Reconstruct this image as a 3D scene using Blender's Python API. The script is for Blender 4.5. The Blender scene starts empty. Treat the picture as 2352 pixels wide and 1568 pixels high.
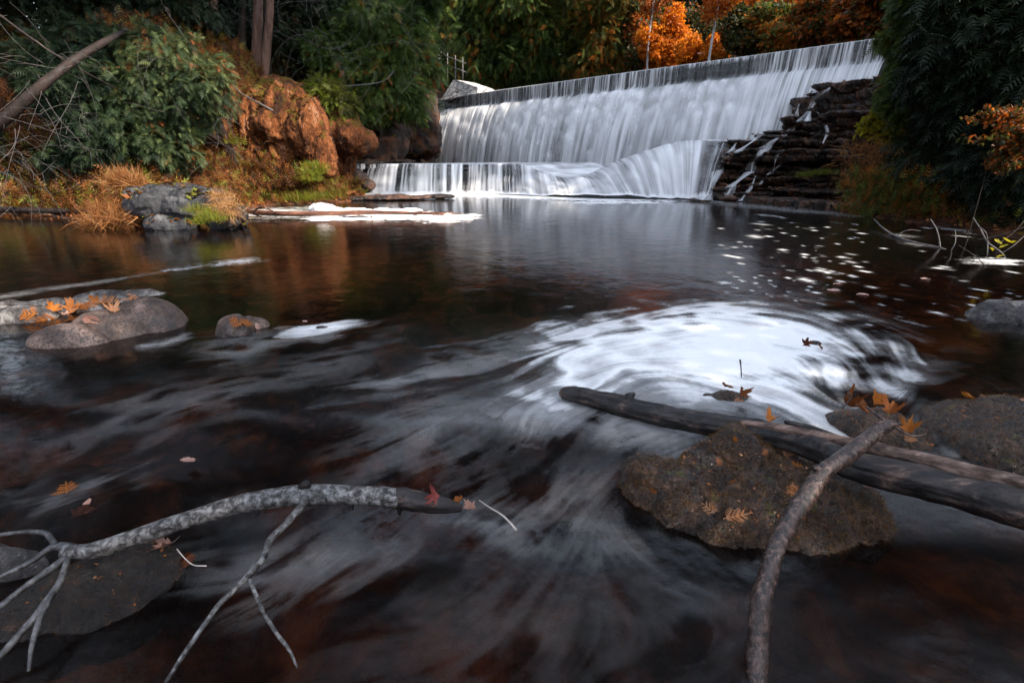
import bpy, math, random
import numpy as np
from mathutils import Vector, Matrix
from mathutils.bvhtree import BVHTree

# ------------------------------------------------------------------ camera, sky, sun, exposure
scene = bpy.context.scene
COL = scene.collection
CAM_H = 1.0
PITCH = math.radians(20.5)
F_PX = 1100.0                      # focal length in units of a 2352-wide picture
cam_data = bpy.data.cameras.new('camera')
cam_data.sensor_width = 36.0
cam_data.lens = 36.0 * F_PX / 2352.0
cam_data.clip_start = 0.02
cam_data.clip_end = 2000
cam = bpy.data.objects.new('camera', cam_data)
cam.location = (0, 0, CAM_H)
cam.rotation_euler = (math.radians(90) - PITCH, 0, 0)
COL.objects.link(cam)
scene.camera = cam

SUN_AZ, SUN_EL = math.radians(114), math.radians(41)   # azimuth to the right of the view direction
world = bpy.data.worlds.new('World')
scene.world = world
world.use_nodes = True
wn = world.node_tree
sky = wn.nodes.new('ShaderNodeTexSky')
sky.sky_type = 'NISHITA'
sky.sun_disc = False
sky.sun_elevation = SUN_EL
sky.sun_rotation = SUN_AZ
sky.air_density = 1.0
sky.dust_density = 0.8
sky.ozone_density = 0.6
bg = wn.nodes['Background']
bg.inputs['Strength'].default_value = 0.15
hs = wn.nodes.new('ShaderNodeHueSaturation')
hs.inputs['Saturation'].default_value = 0.52        # thin high cloud takes the blue out of the light
wn.links.new(sky.outputs[0], hs.inputs['Color'])
wn.links.new(hs.outputs[0], bg.inputs['Color'])

sun_data = bpy.data.lights.new('sun', 'SUN')
sun_data.energy = 2.6
sun_data.angle = math.radians(0.6)
sun_data.color = (1.0, 0.88, 0.74)
sun = bpy.data.objects.new('sun', sun_data)
COL.objects.link(sun)
sd = Vector((math.sin(SUN_AZ) * math.cos(SUN_EL), math.cos(SUN_AZ) * math.cos(SUN_EL), math.sin(SUN_EL)))
sun.rotation_euler = sd.to_track_quat('Z', 'Y').to_euler()
sun.location = sd * 60

scene.view_settings.view_transform = 'Standard'
scene.view_settings.look = 'None'
scene.view_settings.gamma = 1
scene.view_settings.exposure = 2.2
scene.render.engine = 'CYCLES'
scene.cycles.max_bounces = 6
scene.cycles.diffuse_bounces = 2
scene.cycles.glossy_bounces = 2
scene.cycles.transmission_bounces = 3
scene.cycles.transparent_max_bounces = 10
scene.cycles.caustics_reflective = False
scene.cycles.caustics_refractive = False

# ------------------------------------------------------------------ helpers: geometry from sight lines
CP, SP = math.cos(PITCH), math.sin(PITCH)
def ray(px, py):
    u = (784 - py) / F_PX
    return np.array([(px - 1176) / F_PX, CP + u * SP, u * CP - SP])
def G(px, py, z=0.0):              # point of the level plane z that this sight line meets
    d = ray(px, py); t = (z - CAM_H) / d[2]
    return np.array([d[0] * t, d[1] * t, z])
def W(px, py, y):                  # point at forward distance y
    d = ray(px, py); t = y / d[1]
    return np.array([d[0] * t, y, CAM_H + d[2] * t])
def GP(pts, z=0.0):
    return np.array([G(a, b, z)[:2] for a, b in pts])

# ------------------------------------------------------------------ helpers: noise
_rs = np.random.RandomState(7)
TAB = _rs.rand(65536).astype(np.float32)
TEX = _rs.rand(1024, 1024).astype(np.float32)
def _h(ix, iy, iz, s):
    return TAB[((ix * 73856093) ^ (iy * 19349663) ^ (iz * 83492791) ^ (s * 2654435)) & 65535]
def vn(P, s=0):                    # value noise in [-1, 1]
    F = np.floor(P); f = P - F; I = F.astype(np.int64); f = f * f * (3 - 2 * f)
    x, y, z = I[:, 0], I[:, 1], I[:, 2]; fx, fy, fz = f[:, 0], f[:, 1], f[:, 2]
    r = 0
    for dx in (0, 1):
        wx = fx if dx else 1 - fx
        for dy in (0, 1):
            wy = fy if dy else 1 - fy
            for dz in (0, 1):
                wz = fz if dz else 1 - fz
                r = r + wx * wy * wz * _h(x + dx, y + dy, z + dz, s)
    return r * 2 - 1
def fbm(P, o=4, s=0, g=0.5):
    r = 0; a = 1; n = 0
    for k in range(o):
        r = r + a * vn(P * 2 ** k + 17.3 * k, s + k); n += a; a *= g
    return r / n
def ridge(P, o=4, s=0):
    r = 0; a = 1; n = 0
    for k in range(o):
        r = r + a * (1 - 2 * np.abs(vn(P * 2 ** k + 9.1 * k, s + k))); n += a; a *= 0.5
    return r / n
def tex2(x, y):
    x0 = np.floor(x); y0 = np.floor(y); fx = x - x0; fy = y - y0
    fx = fx * fx * (3 - 2 * fx); fy = fy * fy * (3 - 2 * fy)
    i = x0.astype(np.int64) & 1023; j = y0.astype(np.int64) & 1023; i1 = (i + 1) & 1023; j1 = (j + 1) & 1023
    return (TEX[i, j] * (1 - fx) + TEX[i1, j] * fx) * (1 - fy) + (TEX[i, j1] * (1 - fx) + TEX[i1, j1] * fx) * fy
def sst(a, b, x):
    t = np.clip((x - a) / (b - a), 0, 1); return t * t * (3 - 2 * t)
def poly_sd(X, Y, poly):           # signed distance, negative inside
    n = len(poly); d = np.full(X.shape, 1e9); ins = np.zeros(X.shape, bool)
    for i in range(n):
        ax, ay = poly[i]; bx, by = poly[(i + 1) % n]
        ex, ey = bx - ax, by - ay; wx, wy = X - ax, Y - ay
        t = np.clip((wx * ex + wy * ey) / (ex * ex + ey * ey + 1e-12), 0, 1)
        d = np.minimum(d, np.hypot(wx - ex * t, wy - ey * t))
        c = ((ay > Y) != (by > Y))
        with np.errstate(divide='ignore', invalid='ignore'):
            xi = ax + (Y - ay) * ex / (ey if ey != 0 else 1e-9)
        ins ^= c & (X < xi)
    return np.where(ins, -d, d)
def line_d(X, Y, pts):             # distance to a polyline
    d = np.full(X.shape, 1e9)
    for i in range(len(pts) - 1):
        ax, ay = pts[i]; bx, by = pts[i + 1]; ex, ey = bx - ax, by - ay; wx, wy = X - ax, Y - ay
        t = np.clip((wx * ex + wy * ey) / (ex * ex + ey * ey + 1e-12), 0, 1)
        d = np.minimum(d, np.hypot(wx - ex * t, wy - ey * t))
    return d

# ------------------------------------------------------------------ helpers: objects
def mesh(name, V, polys=None, quads=None, tris=None, attrs=None, smooth=True, mats=()):
    me = bpy.data.meshes.new(name)
    V = np.ascontiguousarray(V, np.float32)
    loops = []; sizes = []
    if quads is not None and len(quads): loops.append(np.asarray(quads, np.int32).ravel()); sizes.append(np.full(len(quads), 4, np.int32))
    if tris is not None and len(tris): loops.append(np.asarray(tris, np.int32).ravel()); sizes.append(np.full(len(tris), 3, np.int32))
    if polys is not None:
        for p in polys: loops.append(np.array(p, np.int32)); sizes.append(np.array([len(p)], np.int32))
    L = np.concatenate(loops); S = np.concatenate(sizes)
    me.vertices.add(len(V)); me.vertices.foreach_set('co', V.ravel())
    me.loops.add(len(L)); me.loops.foreach_set('vertex_index', L)
    me.polygons.add(len(S))
    st = np.concatenate([[0], np.cumsum(S)[:-1]]).astype(np.int32)
    me.polygons.foreach_set('loop_start', st)
    try: me.polygons.foreach_set('loop_total', S)
    except Exception: pass
    me.polygons.foreach_set('use_smooth', np.full(len(S), smooth))
    if attrs:
        for k, a in attrs.items():
            at = me.attributes.new(k, 'FLOAT', 'POINT'); at.data.foreach_set('value', np.ascontiguousarray(a, np.float32))
    me.update(calc_edges=True)
    for m in mats: me.materials.append(m)
    return me
def tag(o, label=None, cat=None, group=None, kind=None):
    if label: o['label'] = label
    if cat: o['category'] = cat
    if group: o['group'] = group
    if kind: o['kind'] = kind
    return o
def obj(name, me, loc=(0, 0, 0), parent=None):
    o = bpy.data.objects.new(name, me)
    if parent is not None: o.parent = parent
    o.location = loc
    COL.objects.link(o)
    return o
def world_obj(name, V, parent=None, org=None, mats=(), **kw):   # vertices given in world coordinates
    V = np.asarray(V, float)
    if org is None:
        if parent is not None: org = np.array(parent['_o'])
        else: org = np.array([V[:, 0].mean(), V[:, 1].mean(), V[:, 2].min()])
    me = mesh(name, V - org, mats=mats, **kw)
    o = obj(name, me, (0, 0, 0) if parent is not None else tuple(org), parent)
    o['_o'] = [float(a) for a in org]
    return o
def empty(name, loc, label=None, cat=None, group=None, kind=None):
    o = bpy.data.objects.new(name, None); o.location = loc; o.empty_display_size = 0.1
    COL.objects.link(o); o['_o'] = [float(a) for a in loc]
    return tag(o, label, cat, group, kind)
def copy_tree(o, parent=None):
    c = o.copy(); COL.objects.link(c); c.parent = parent
    for ch in list(o.children): copy_tree(ch, c)
    return c
def bvh(o):
    me = o.data; n = len(me.vertices); co = np.empty(n * 3, np.float32); me.vertices.foreach_get('co', co)
    co = co.reshape(-1, 3) + np.array(o['_o'])
    return BVHTree.FromPolygons([tuple(c) for c in co], [tuple(p.vertices) for p in me.polygons])
def hit(px, py, trees):            # where a sight line meets built rocks: a place to lay a leaf
    d = Vector(ray(px, py)).normalized(); best = None
    for t in trees:
        l, n, i, r = t.ray_cast(Vector((0, 0, CAM_H)), d)
        if l is not None and (best is None or r < best[2]): best = (l, n, r)
    return best

class MB:                          # collects numpy pieces into one mesh
    def __init__(s): s.V = []; s.Q = []; s.T = []; s.n = 0; s.A = []
    def add(s, V, quads=None, tris=None, a=None):
        V = np.asarray(V, float); s.V.append(V)
        if quads is not None and len(quads): s.Q.append(np.asarray(quads) + s.n)
        if tris is not None and len(tris): s.T.append(np.asarray(tris) + s.n)
        s.A.append(np.full(len(V), 0.5) if a is None else (np.full(len(V), a) if np.isscalar(a) else np.asarray(a)))
        s.n += len(V)
    def arrays(s):
        return (np.concatenate(s.V), np.concatenate(s.Q) if s.Q else None, np.concatenate(s.T) if s.T else None, np.concatenate(s.A))
    def build(s, name, mats, parent=None, org=None, smooth=True):
        V, Q, T, A = s.arrays()
        return world_obj(name, V, parent, org, mats=mats, quads=Q, tris=T, attrs={'tint': A}, smooth=smooth)

def catmull(P, n):
    P = np.asarray(P, float); m = len(P)
    E = np.vstack([2 * P[0] - P[1], P, 2 * P[-1] - P[-2]])
    out = []
    for i in range(m - 1):
        a, b, c, d = E[i], E[i + 1], E[i + 2], E[i + 3]
        for t in np.linspace(0, 1, n, endpoint=False):
            out.append(0.5 * ((2 * b) + (c - a) * t + (2 * a - 5 * b + 4 * c - d) * t * t + (3 * b - a - 3 * c + d) * t ** 3))
    out.append(P[-1]); return np.array(out)
def tube_arr(P, R, k=10, noise=0.0, nf=20.0, seed=0, long=0.15, caps=True):
    P = np.asarray(P, float); R = np.asarray(R, float); n = len(P)
    T = np.gradient(P, axis=0); T /= np.linalg.norm(T, axis=1)[:, None] + 1e-12
    up = np.array([0, 0, 1.0]) if abs(T[0, 2]) < 0.9 else np.array([1.0, 0, 0])
    N = np.zeros_like(P); v = up - T[0] * up.dot(T[0]); N[0] = v / np.linalg.norm(v)
    for i in range(1, n):
        v = N[i - 1] - T[i] * N[i - 1].dot(T[i]); N[i] = v / (np.linalg.norm(v) + 1e-12)
    B = np.cross(T, N); a = np.linspace(0, 2 * np.pi, k, endpoint=False)
    rr = np.repeat(R[:, None], k, 1)
    if noise:
        s = np.concatenate([[0], np.cumsum(np.linalg.norm(np.diff(P, axis=0), axis=1))])
        q = np.stack([np.repeat(s[:, None] * nf * long, k, 1), np.tile(np.cos(a) * 1.0, (n, 1)) * R.mean() * nf, np.tile(np.sin(a), (n, 1)) * R.mean() * nf], -1).reshape(-1, 3)
        q2 = q * 1.0; q2[:, 0] /= max(long, .01)
        rr = rr * (1 + noise * (0.8 * ridge(q, 4, seed) - .3 + 0.7 * fbm(q2 * 0.35, 3, seed + 5)).reshape(n, k))
    V = P[:, None] + rr[..., None] * (np.cos(a)[None, :, None] * N[:, None] + np.sin(a)[None, :, None] * B[:, None])
    V = V.reshape(-1, 3); i = np.arange(n - 1)[:, None] * k; j = np.arange(k)[None]
    Q = np.stack([i + j, i + (j + 1) % k, i + k + (j + 1) % k, i + k + j], -1).reshape(-1, 4)
    Tt = None
    if caps:
        V = np.vstack([V, P[0] - T[0] * R[0] * .2, P[-1] + T[-1] * R[-1] * .2]); c0 = n * k; j = np.arange(k)
        Tt = np.vstack([np.stack([np.full(k, c0), (j + 1) % k, j], 1), np.stack([np.full(k, c0 + 1), (n - 1) * k + j, (n - 1) * k + (j + 1) % k], 1)])
    return V, Q, Tt
def stick(pts, n=8, k=10, noise=0.15, nf=60, seed=0, long=.15):
    """pts: (px, py, z, radius_px) -> tube arrays"""
    C = []; R = []
    for px, py, z, rp in pts:
        d = ray(px, py); t = (z - CAM_H) / d[2]
        C.append([d[0] * t, d[1] * t, z]); R.append(rp * t / F_PX * 1.0)
    A = catmull(np.hstack([np.array(C), np.array(R)[:, None]]), n)
    return tube_arr(A[:, :3], np.maximum(A[:, 3], 0.0006), k, noise, nf, seed, long)

# ------------------------------------------------------------------ materials
def new_mat(name):
    m = bpy.data.materials.new(name); m.use_nodes = True
    nt = m.node_tree; nt.nodes.clear(); out = nt.nodes.new('ShaderNodeOutputMaterial')
    return m, nt, out
class NT:
    def __init__(s, nt): s.nt = nt
    def n(s, t, **kw):
        nd = s.nt.nodes.new(t)
        for k, v in kw.items(): setattr(nd, k, v)
        return nd
    def l(s, a, b): s.nt.links.new(a, b)
    def coord(s, out='Object', scale=(1, 1, 1)):
        c = s.n('ShaderNodeTexCoord'); mp = s.n('ShaderNodeMapping'); mp.inputs['Scale'].default_value = scale
        s.l(c.outputs[out], mp.inputs['Vector']); return mp.outputs[0]
    def noise(s, vec, scale, detail=5, rough=.6, dist=0):
        nd = s.n('ShaderNodeTexNoise'); nd.inputs['Scale'].default_value = scale; nd.inputs['Detail'].default_value = detail
        nd.inputs['Roughness'].default_value = rough; nd.inputs['Distortion'].default_value = dist
        if vec is not None: s.l(vec, nd.inputs['Vector'])
        return nd.outputs['Fac']
    def ramp(s, fac, stops):
        r = s.n('ShaderNodeValToRGB'); e = r.color_ramp.elements
        while len(e) < len(stops): e.new(0.5)
        for i, (p, c) in enumerate(stops):
            e[i].position = p; e[i].color = (c[0], c[1], c[2], 1) if not np.isscalar(c) else (c, c, c, 1)
        s.l(fac, r.inputs['Fac']); return r.outputs['Color']
    def mix(s, fac, a, b, mode='MIX'):
        m = s.n('ShaderNodeMix', data_type='RGBA', blend_type=mode)
        for sock, v in ((m.inputs[0], fac), (m.inputs[6], a), (m.inputs[7], b)):
            if hasattr(v, 'is_output'): s.l(v, sock)
            elif np.isscalar(v): sock.default_value = v
            else: sock.default_value = (v[0], v[1], v[2], 1)
        return m.outputs[2]
    def math(s, op, a, b=0.0, clamp=False):
        m = s.n('ShaderNodeMath', operation=op, use_clamp=clamp)
        for sock, v in ((m.inputs[0], a), (m.inputs[1], b)):
            if hasattr(v, 'is_output'): s.l(v, sock)
            else: sock.default_value = v
        return m.outputs[0]
    def attr(s, name):
        a = s.n('ShaderNodeAttribute', attribute_name=name); return a.outputs['Fac']
    def bump(s, h, strength=.5, dist=.01, normal=None):
        b = s.n('ShaderNodeBump'); b.inputs['Strength'].default_value = strength; b.inputs['Distance'].default_value = dist
        s.l(h, b.inputs['Height'])
        if normal is not None: s.l(normal, b.inputs['Normal'])
        return b.outputs[0]
    def pbsdf(s, col, rough, spec=.5, normal=None):
        p = s.n('ShaderNodeBsdfPrincipled')
        for k, v in (('Base Color', col), ('Roughness', rough), ('Specular IOR Level', spec)):
            if hasattr(v, 'is_output'): s.l(v, p.inputs[k])
            elif k == 'Base Color': p.inputs[k].default_value = (v[0], v[1], v[2], 1)
            else: p.inputs[k].default_value = v
        if normal is not None: s.l(normal, p.inputs['Normal'])
        return p
    def normal_z(s):
        g = s.n('ShaderNodeNewGeometry'); x = s.n('ShaderNodeSeparateXYZ'); s.l(g.outputs['Normal'], x.inputs[0]); return x.outputs['Z']

def rock_mat(name, stops, scale=6, speck=None, moss=None, moss_col=(.06, .07, .01), rough=(.25, .7), bump=.02, spec=.5, aniso=(1, 1, 1), bscale=3):
    m, nt, out = new_mat(name); N = NT(nt); v = N.coord('Object', aniso)
    a = N.noise(v, scale, 8, .65, .3); col = N.ramp(a, stops)
    if speck:
        f = N.noise(v, scale * 9, 4, .7); col = N.mix(N.ramp(f, [(speck[0], 0.0), (speck[0] + .08, 1.0)]), col, speck[1])
        f2 = N.noise(v, scale * 16, 3, .7); col = N.mix(N.ramp(f2, [(.42, .75), (.52, 0.0)]), col, (.008, .006, .005))
    if moss is not None:
        g = N.noise(v, scale * .8, 5, .6); nz = N.normal_z()
        k = N.math('ADD', g, N.math('MULTIPLY', nz, .22)); k = N.ramp(k, [(moss, 0.0), (moss + .08, 1.0)])
        mc = N.mix(N.noise(v, scale * 8, 4), moss_col, tuple(c * .35 for c in moss_col)); col = N.mix(k, col, mc)
    r = N.ramp(N.noise(v, scale * 2.5, 5, .6), [(.35, rough[0]), (.65, rough[1])])
    h = N.math('ADD', N.noise(v, scale * bscale, 9, .7), N.math('MULTIPLY', N.noise(v, scale * bscale * 5, 4, .7), .35))
    p = N.pbsdf(col, r, spec, N.bump(h, 1.0, bump)); N.l(p.outputs[0], out.inputs[0]); return m

def leaf_mat(name, stops, trans=.35, rough=.6, spec=.25, objvar=True, vscale=0):
    m, nt, out = new_mat(name); N = NT(nt)
    f = N.attr('tint')
    if objvar:
        oi = N.n('ShaderNodeObjectInfo'); f = N.math('ADD', f, N.math('MULTIPLY', N.math('SUBTRACT', oi.outputs['Random'], .5), .18), True)
    col = N.ramp(f, stops)
    p = N.pbsdf(col, rough, spec); t = N.n('ShaderNodeBsdfTranslucent'); N.l(col, t.inputs[0])
    mx = N.n('ShaderNodeMixShader'); mx.inputs[0].default_value = trans
    N.l(p.outputs[0], mx.inputs[1]); N.l(t.outputs[0], mx.inputs[2]); N.l(mx.outputs[0], out.inputs[0]); return m

M_cedar_teal = leaf_mat('cedar_foliage_bluish', [(0, (.010, .022, .012)), (.55, (.040, .064, .024)), (.86, (.10, .125, .04)), (.93, (.16, .05, .015)), (1, (.2, .06, .015))])
M_cedar = leaf_mat('cedar_foliage_green', [(0, (.016, .028, .006)), (.5, (.056, .096, .018)), (.78, (.14, .165, .026)), (.86, (.24, .07, .012)), (1, (.34, .10, .014))], .42)
M_cedar_or = leaf_mat('cedar_foliage_rusty', [(0, (.018, .030, .006)), (.4, (.075, .10, .018)), (.6, (.16, .11, .016)), (.75, (.36, .11, .014)), (1, (.5, .15, .016))], .45)
M_dark = leaf_mat('conifer_foliage_dark_shaded', [(0, (.004, .008, .003)), (.6, (.010, .020, .008)), (.9, (.02, .03, .008)), (1, (.05, .022, .006))], .2)  # near-black: shade of the backlit corner trees put into the leaf colour
M_orange = leaf_mat('autumn_leaves_orange', [(0, (.34, .085, .008)), (.5, (.66, .20, .012)), (1, (.82, .36, .03))], .5)
M_rust = leaf_mat('autumn_leaves_rust', [(0, (.022, .030, .008)), (.36, (.055, .050, .010)), (.5, (.16, .045, .008)), (.75, (.36, .085, .010)), (1, (.6, .17, .014))], .45)
M_under = leaf_mat('undergrowth_leaves', [(0, (.02, .012, .006)), (.35, (.10, .035, .01)), (.6, (.22, .07, .012)), (.75, (.10, .10, .015)), (1, (.18, .19, .02))], .35)
M_grass = leaf_mat('grass_blades', [(0, (.05, .05, .008)), (.4, (.12, .15, .015)), (.7, (.22, .24, .02)), (1, (.35, .16, .03))], .4)
M_dry = leaf_mat('dry_grass', [(0, (.10, .035, .012)), (.5, (.28, .11, .03)), (1, (.42, .24, .10))], .35)
M_yellow = leaf_mat('yellow_leaves', [(0, (.22, .2, .01)), (.5, (.4, .33, .015)), (1, (.5, .42, .03))], .45)
M_lit = leaf_mat('litter_leaves', [(0, (.05, .02, .01)), (.4, (.22, .07, .02)), (.7, (.42, .14, .03)), (1, (.5, .26, .14))], .25, .5)

def bark_mat(name, stops, scale=20, bump=.006, rough=(.5, .85), spec=.3, aniso=(1, 1, .15), blotch=None):
    m, nt, out = new_mat(name); N = NT(nt); v = N.coord('Object', aniso)
    col = N.ramp(N.noise(v, scale, 7, .7, .4), stops)
    if blotch:
        b = N.noise(N.coord('Object'), blotch[0], 5, .7); col = N.mix(N.ramp(b, [(blotch[1], 0.0), (blotch[1] + .06, 1.0)]), col, blotch[2])
    h = N.noise(v, scale * 2, 8, .7)
    r = N.ramp(N.noise(N.coord('Object'), scale * .6, 4, .6), [(.35, rough[0]), (.65, rough[1])])
    p = N.pbsdf(col, r, spec, N.bump(h, 1.0, bump)); N.l(p.outputs[0], out.inputs[0]); return m
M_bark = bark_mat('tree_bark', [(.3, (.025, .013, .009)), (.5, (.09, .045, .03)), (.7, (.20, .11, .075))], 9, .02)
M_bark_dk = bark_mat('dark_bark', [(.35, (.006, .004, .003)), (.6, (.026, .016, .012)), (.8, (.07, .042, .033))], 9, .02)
M_birchbark = bark_mat('white_bark', [(.35, (.10, .09, .08)), (.5, (.42, .40, .40)), (.7, (.60, .58, .58))], 4, .01)
M_twig = bark_mat('grey_twigs', [(.3, (.035, .03, .03)), (.6, (.11, .10, .095)), (.8, (.2, .185, .18))], 20, .002)
# ------------------------------------------------------------------ ground: river bed, banks, wooded hillside in one sheet
CRL = G(1022, 224, 4.2); CRR = G(2042, 85, 4.2)               # ends of the dam crest
CD = (CRR - CRL)[:2]; CLEN = np.linalg.norm(CD); CD = CD / CLEN
CN = np.array([-abs(CD[1]), -abs(CD[0])]) if False else np.array([CD[1], -CD[0]])   # outward, downstream
def X(px, y, z): return (px - 1176) / F_PX * (y * CP - (z - CAM_H) * SP)
LSH = [G(a, b)[:2] for a, b in [(0, 492), (200, 504), (420, 497), (560, 480), (620, 472), (700, 468), (800, 464), (842, 452)]]
RSH = [G(a, b)[:2] for a, b in [(2010, 500), (2150, 520), (2352, 548)]]
RIVER = LSH + [np.array([-5.1, 17.2]), np.array([-4.6, 27.8]), np.array([6.5, 39.5]), np.array([21, 27]), np.array([10.6, 15.2]), np.array([9.9, 13.0])] + RSH + \
    [np.array(p) for p in [(7.6, 4.5), (6.5, 1), (6, -5), (-12, -5), (-17, 3), (-14.5, 9)]]
RIVER = np.array(RIVER)
nr, na = 420, 620
rr = np.exp(np.linspace(np.log(.3), np.log(400), nr)); aa = np.linspace(0, 2 * np.pi, na, endpoint=False)
GR, GA = np.meshgrid(rr, aa, indexing='ij')
gx = (GR * np.sin(GA)).ravel(); gy = (GR * np.cos(GA)).ravel()
def ground_z(x, y):
    d = poly_sd(x, y, RIVER)
    behind = -((x - CRL[0]) * CN[0] + (y - CRL[1]) * CN[1])    # metres upstream of the crest
    P = np.stack([x, y, x * 0], 1)
    n1 = fbm(P * .45, 4, 3); n2 = fbm(P * 1.7, 4, 9); n3 = fbm(P * 6, 3, 4)
    bed = -.34 - .22 * sst(3, 9, np.hypot(x, y)) + .10 * n2 + .07 * n3
    bed = np.where(behind > .5, 3.5, bed)
    dd = d + .5 * n1 * sst(.2, 1.5, d)
    left = x < 2
    rise = np.where(left, sst(.3, 3.4, dd) * 3.4, sst(.2, 4.2, dd) * 3.2)
    z = .02 + .28 * np.clip(dd, 0, 1) + rise + .16 * np.clip(dd - 3, 0, 60) + .45 * n1 * sst(.5, 3, d) + .22 * n2 * sst(0, 1, d) + .05 * n3
    back = behind > .0
    zb = 4.15 + .22 * np.clip(dd, 0, 90) + .5 * n1 + .1 * n2
    z = z * (1 - sst(-3, 1.5, behind)) + np.maximum(z, zb) * sst(-3, 1.5, behind)
    return np.where(d > 0, z, np.where(d > -.35, bed + (z * 0 + .02 - bed) * (1 + d / .35), bed))
gz = ground_z(gx, gy)
i = np.arange(nr - 1)[:, None] * na; j = np.arange(na)[None]
Q = np.stack([i + j, i + (j + 1) % na, i + na + (j + 1) % na, i + na + j], -1).reshape(-1, 4)
# close the small hole under the camera
V = np.vstack([np.stack([gx, gy, gz], 1), [[0, 0, -.4]]]); c = len(V) - 1
T0 = np.stack([np.full(na, c), (np.arange(na) + 1) % na, np.arange(na)], 1)
m, nt, out = new_mat('river_bed_and_soil'); N = NT(nt); v = N.coord('Object')
soil = N.ramp(N.noise(v, 5, 8, .7), [(.35, (.012, .007, .004)), (.5, (.05, .02, .009)), (.6, (.13, .045, .014)), (.7, (.24, .09, .03))])
bedc = N.ramp(N.noise(v, 3.5, 7, .65, .4), [(.38, (.02, .010, .006)), (.5, (.11, .045, .020)), (.6, (.28, .12, .055)), (.72, (.46, .25, .14))])
gp = N.n('ShaderNodeNewGeometry'); sx = N.n('ShaderNodeSeparateXYZ'); N.l(gp.outputs['Position'], sx.inputs[0])
k = N.ramp(N.math('ADD', sx.outputs['Z'], .5), [(.46, 0.0), (.52, 1.0)])
col = N.mix(k, bedc, soil)
p = N.pbsdf(col, .8, .2, N.bump(N.noise(v, 18, 6, .7), 1.0, .05)); N.l(p.outputs[0], out.inputs[0])
world_obj('ground', V, org=np.zeros(3), quads=Q, tris=T0, mats=[m])['kind'] = 'structure'
def gz1(x, y): return float(ground_z(np.array([float(x)]), np.array([float(y)]))[0])

# ------------------------------------------------------------------ pool and rapids: one water sheet with its foam
na, nr = 860, 900
aa = np.linspace(math.radians(-60), math.radians(60), na); rr = np.exp(np.linspace(np.log(.42), np.log(30), nr))
WR, WA = np.meshgrid(rr, aa, indexing='ij'); wx = (WR * np.sin(WA)).ravel(); wy = (WR * np.cos(WA)).ravel(); wr = WR.ravel()
guides = [[(2060, 880), (2010, 790), (1850, 720), (1650, 700), (1400, 735), (1150, 810), (900, 860), (500, 930), (150, 1010), (-150, 1080)],
          [(1950, 930), (1880, 830), (1650, 780), (1400, 800), (1200, 890), (1000, 1000), (700, 1080), (300, 1150)],
          [(1900, 960), (1750, 900), (1500, 860), (1300, 920), (1200, 1020), (1020, 1100), (900, 1200), (750, 1290), (500, 1420)],
          [(1420, 1070), (1340, 1150), (1290, 1230), (1230, 1300), (1080, 1390), (860, 1480), (640, 1590)],
          [(1420, 1190), (1500, 1290), (1640, 1350), (1700, 1430), (1600, 1520), (1400, 1620)],
          [(960, 1190), (870, 1250), (700, 1330), (600, 1450), (500, 1600)],
          [(760, 1170), (700, 1200), (560, 1270), (430, 1300)],
          [(900, 770), (700, 810), (500, 830), (250, 860), (0, 900), (-200, 930)],
          [(-200, 690), (0, 672), (300, 632), (600, 600), (1000, 560)],
          [(600, 520), (1200, 530), (1800, 540)], [(1000, 640), (1500, 650), (2200, 700)], [(2400, 800), (2200, 900), (2050, 990)],
          [(1900, 1350), (2100, 1300), (2352, 1280)]]
vx = np.zeros_like(wx); vy = np.zeros_like(wx); vw = np.full_like(wx, 1e-9)
for g in guides:
    q = catmull(GP(g, -.03), 6)
    mid = (q[1:] + q[:-1]) / 2; dr = np.diff(q, axis=0); dr /= np.linalg.norm(dr, axis=1)[:, None] + 1e-9
    for (mx_, my_), (dx_, dy_) in zip(mid[::2], dr[::2]):
        r0 = math.hypot(mx_, my_); s_ = .10 * r0 + .03
        w_ = 1 / (((wx - mx_) ** 2 + (wy - my_) ** 2) / s_ ** 2 + .02) ** 2
        vx += w_ * dx_; vy += w_ * dy_; vw += w_
vx /= vw; vy /= vw
P3 = np.stack([wx, wy, wx * 0], 1)
tb = fbm(P3 * 3.5, 3, 21) * .55 * sst(7, 2, wr)                 # turbulence turns the flow a little
c_, s_ = np.cos(tb), np.sin(tb); vx, vy = vx * c_ - vy * s_, vx * s_ + vy * c_
l_ = np.hypot(vx, vy) + 1e-9; vx /= l_; vy /= l_
V2x = vx.reshape(nr, na); V2y = vy.reshape(nr, na); lr0 = math.log(.42); lrs = (math.log(30) - lr0) / (nr - 1); as_ = math.radians(120) / (na - 1)
def vel(x, y):
    r = np.hypot(x, y) + 1e-9; i = np.clip((np.log(r) - lr0) / lrs, 0, nr - 1).astype(int); j = np.clip((np.arctan2(x, y) + math.radians(60)) / as_, 0, na - 1).astype(int)
    return V2x[i, j], V2y[i, j]
acc = [np.zeros_like(wx) for _ in range(3)]; cnt = 0
freq = [170.0, 60.0, 16.0]
for sgn in (1, -1):
    x = wx.copy(); y = wy.copy()
    for k in range(15):
        a_, b_ = vel(x, y); h = sgn * .008 * wr; x = x + a_ * h; y = y + b_ * h
        for q, f in enumerate(freq):
            if (q == 2 and k % 2) : continue
            acc[q] += tex2(x * f + 300, y * f + 500) * (2 if q == 2 else 1)
        cnt += 1
L = [(a / cnt - .5) for a in acc]
L = [a / a.std() for a in L]
wfine = sst(4.5, 1.2, wr)
lic = wfine * (.55 * L[0] + .5 * L[1] + .35 * L[2]) + (1 - wfine) * (.5 * L[1] + .8 * L[2])
brk = fbm(P3 * 5, 5, 31)                                       # cloudy break-up
brk2 = fbm(P3 * 22, 4, 33)
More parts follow.
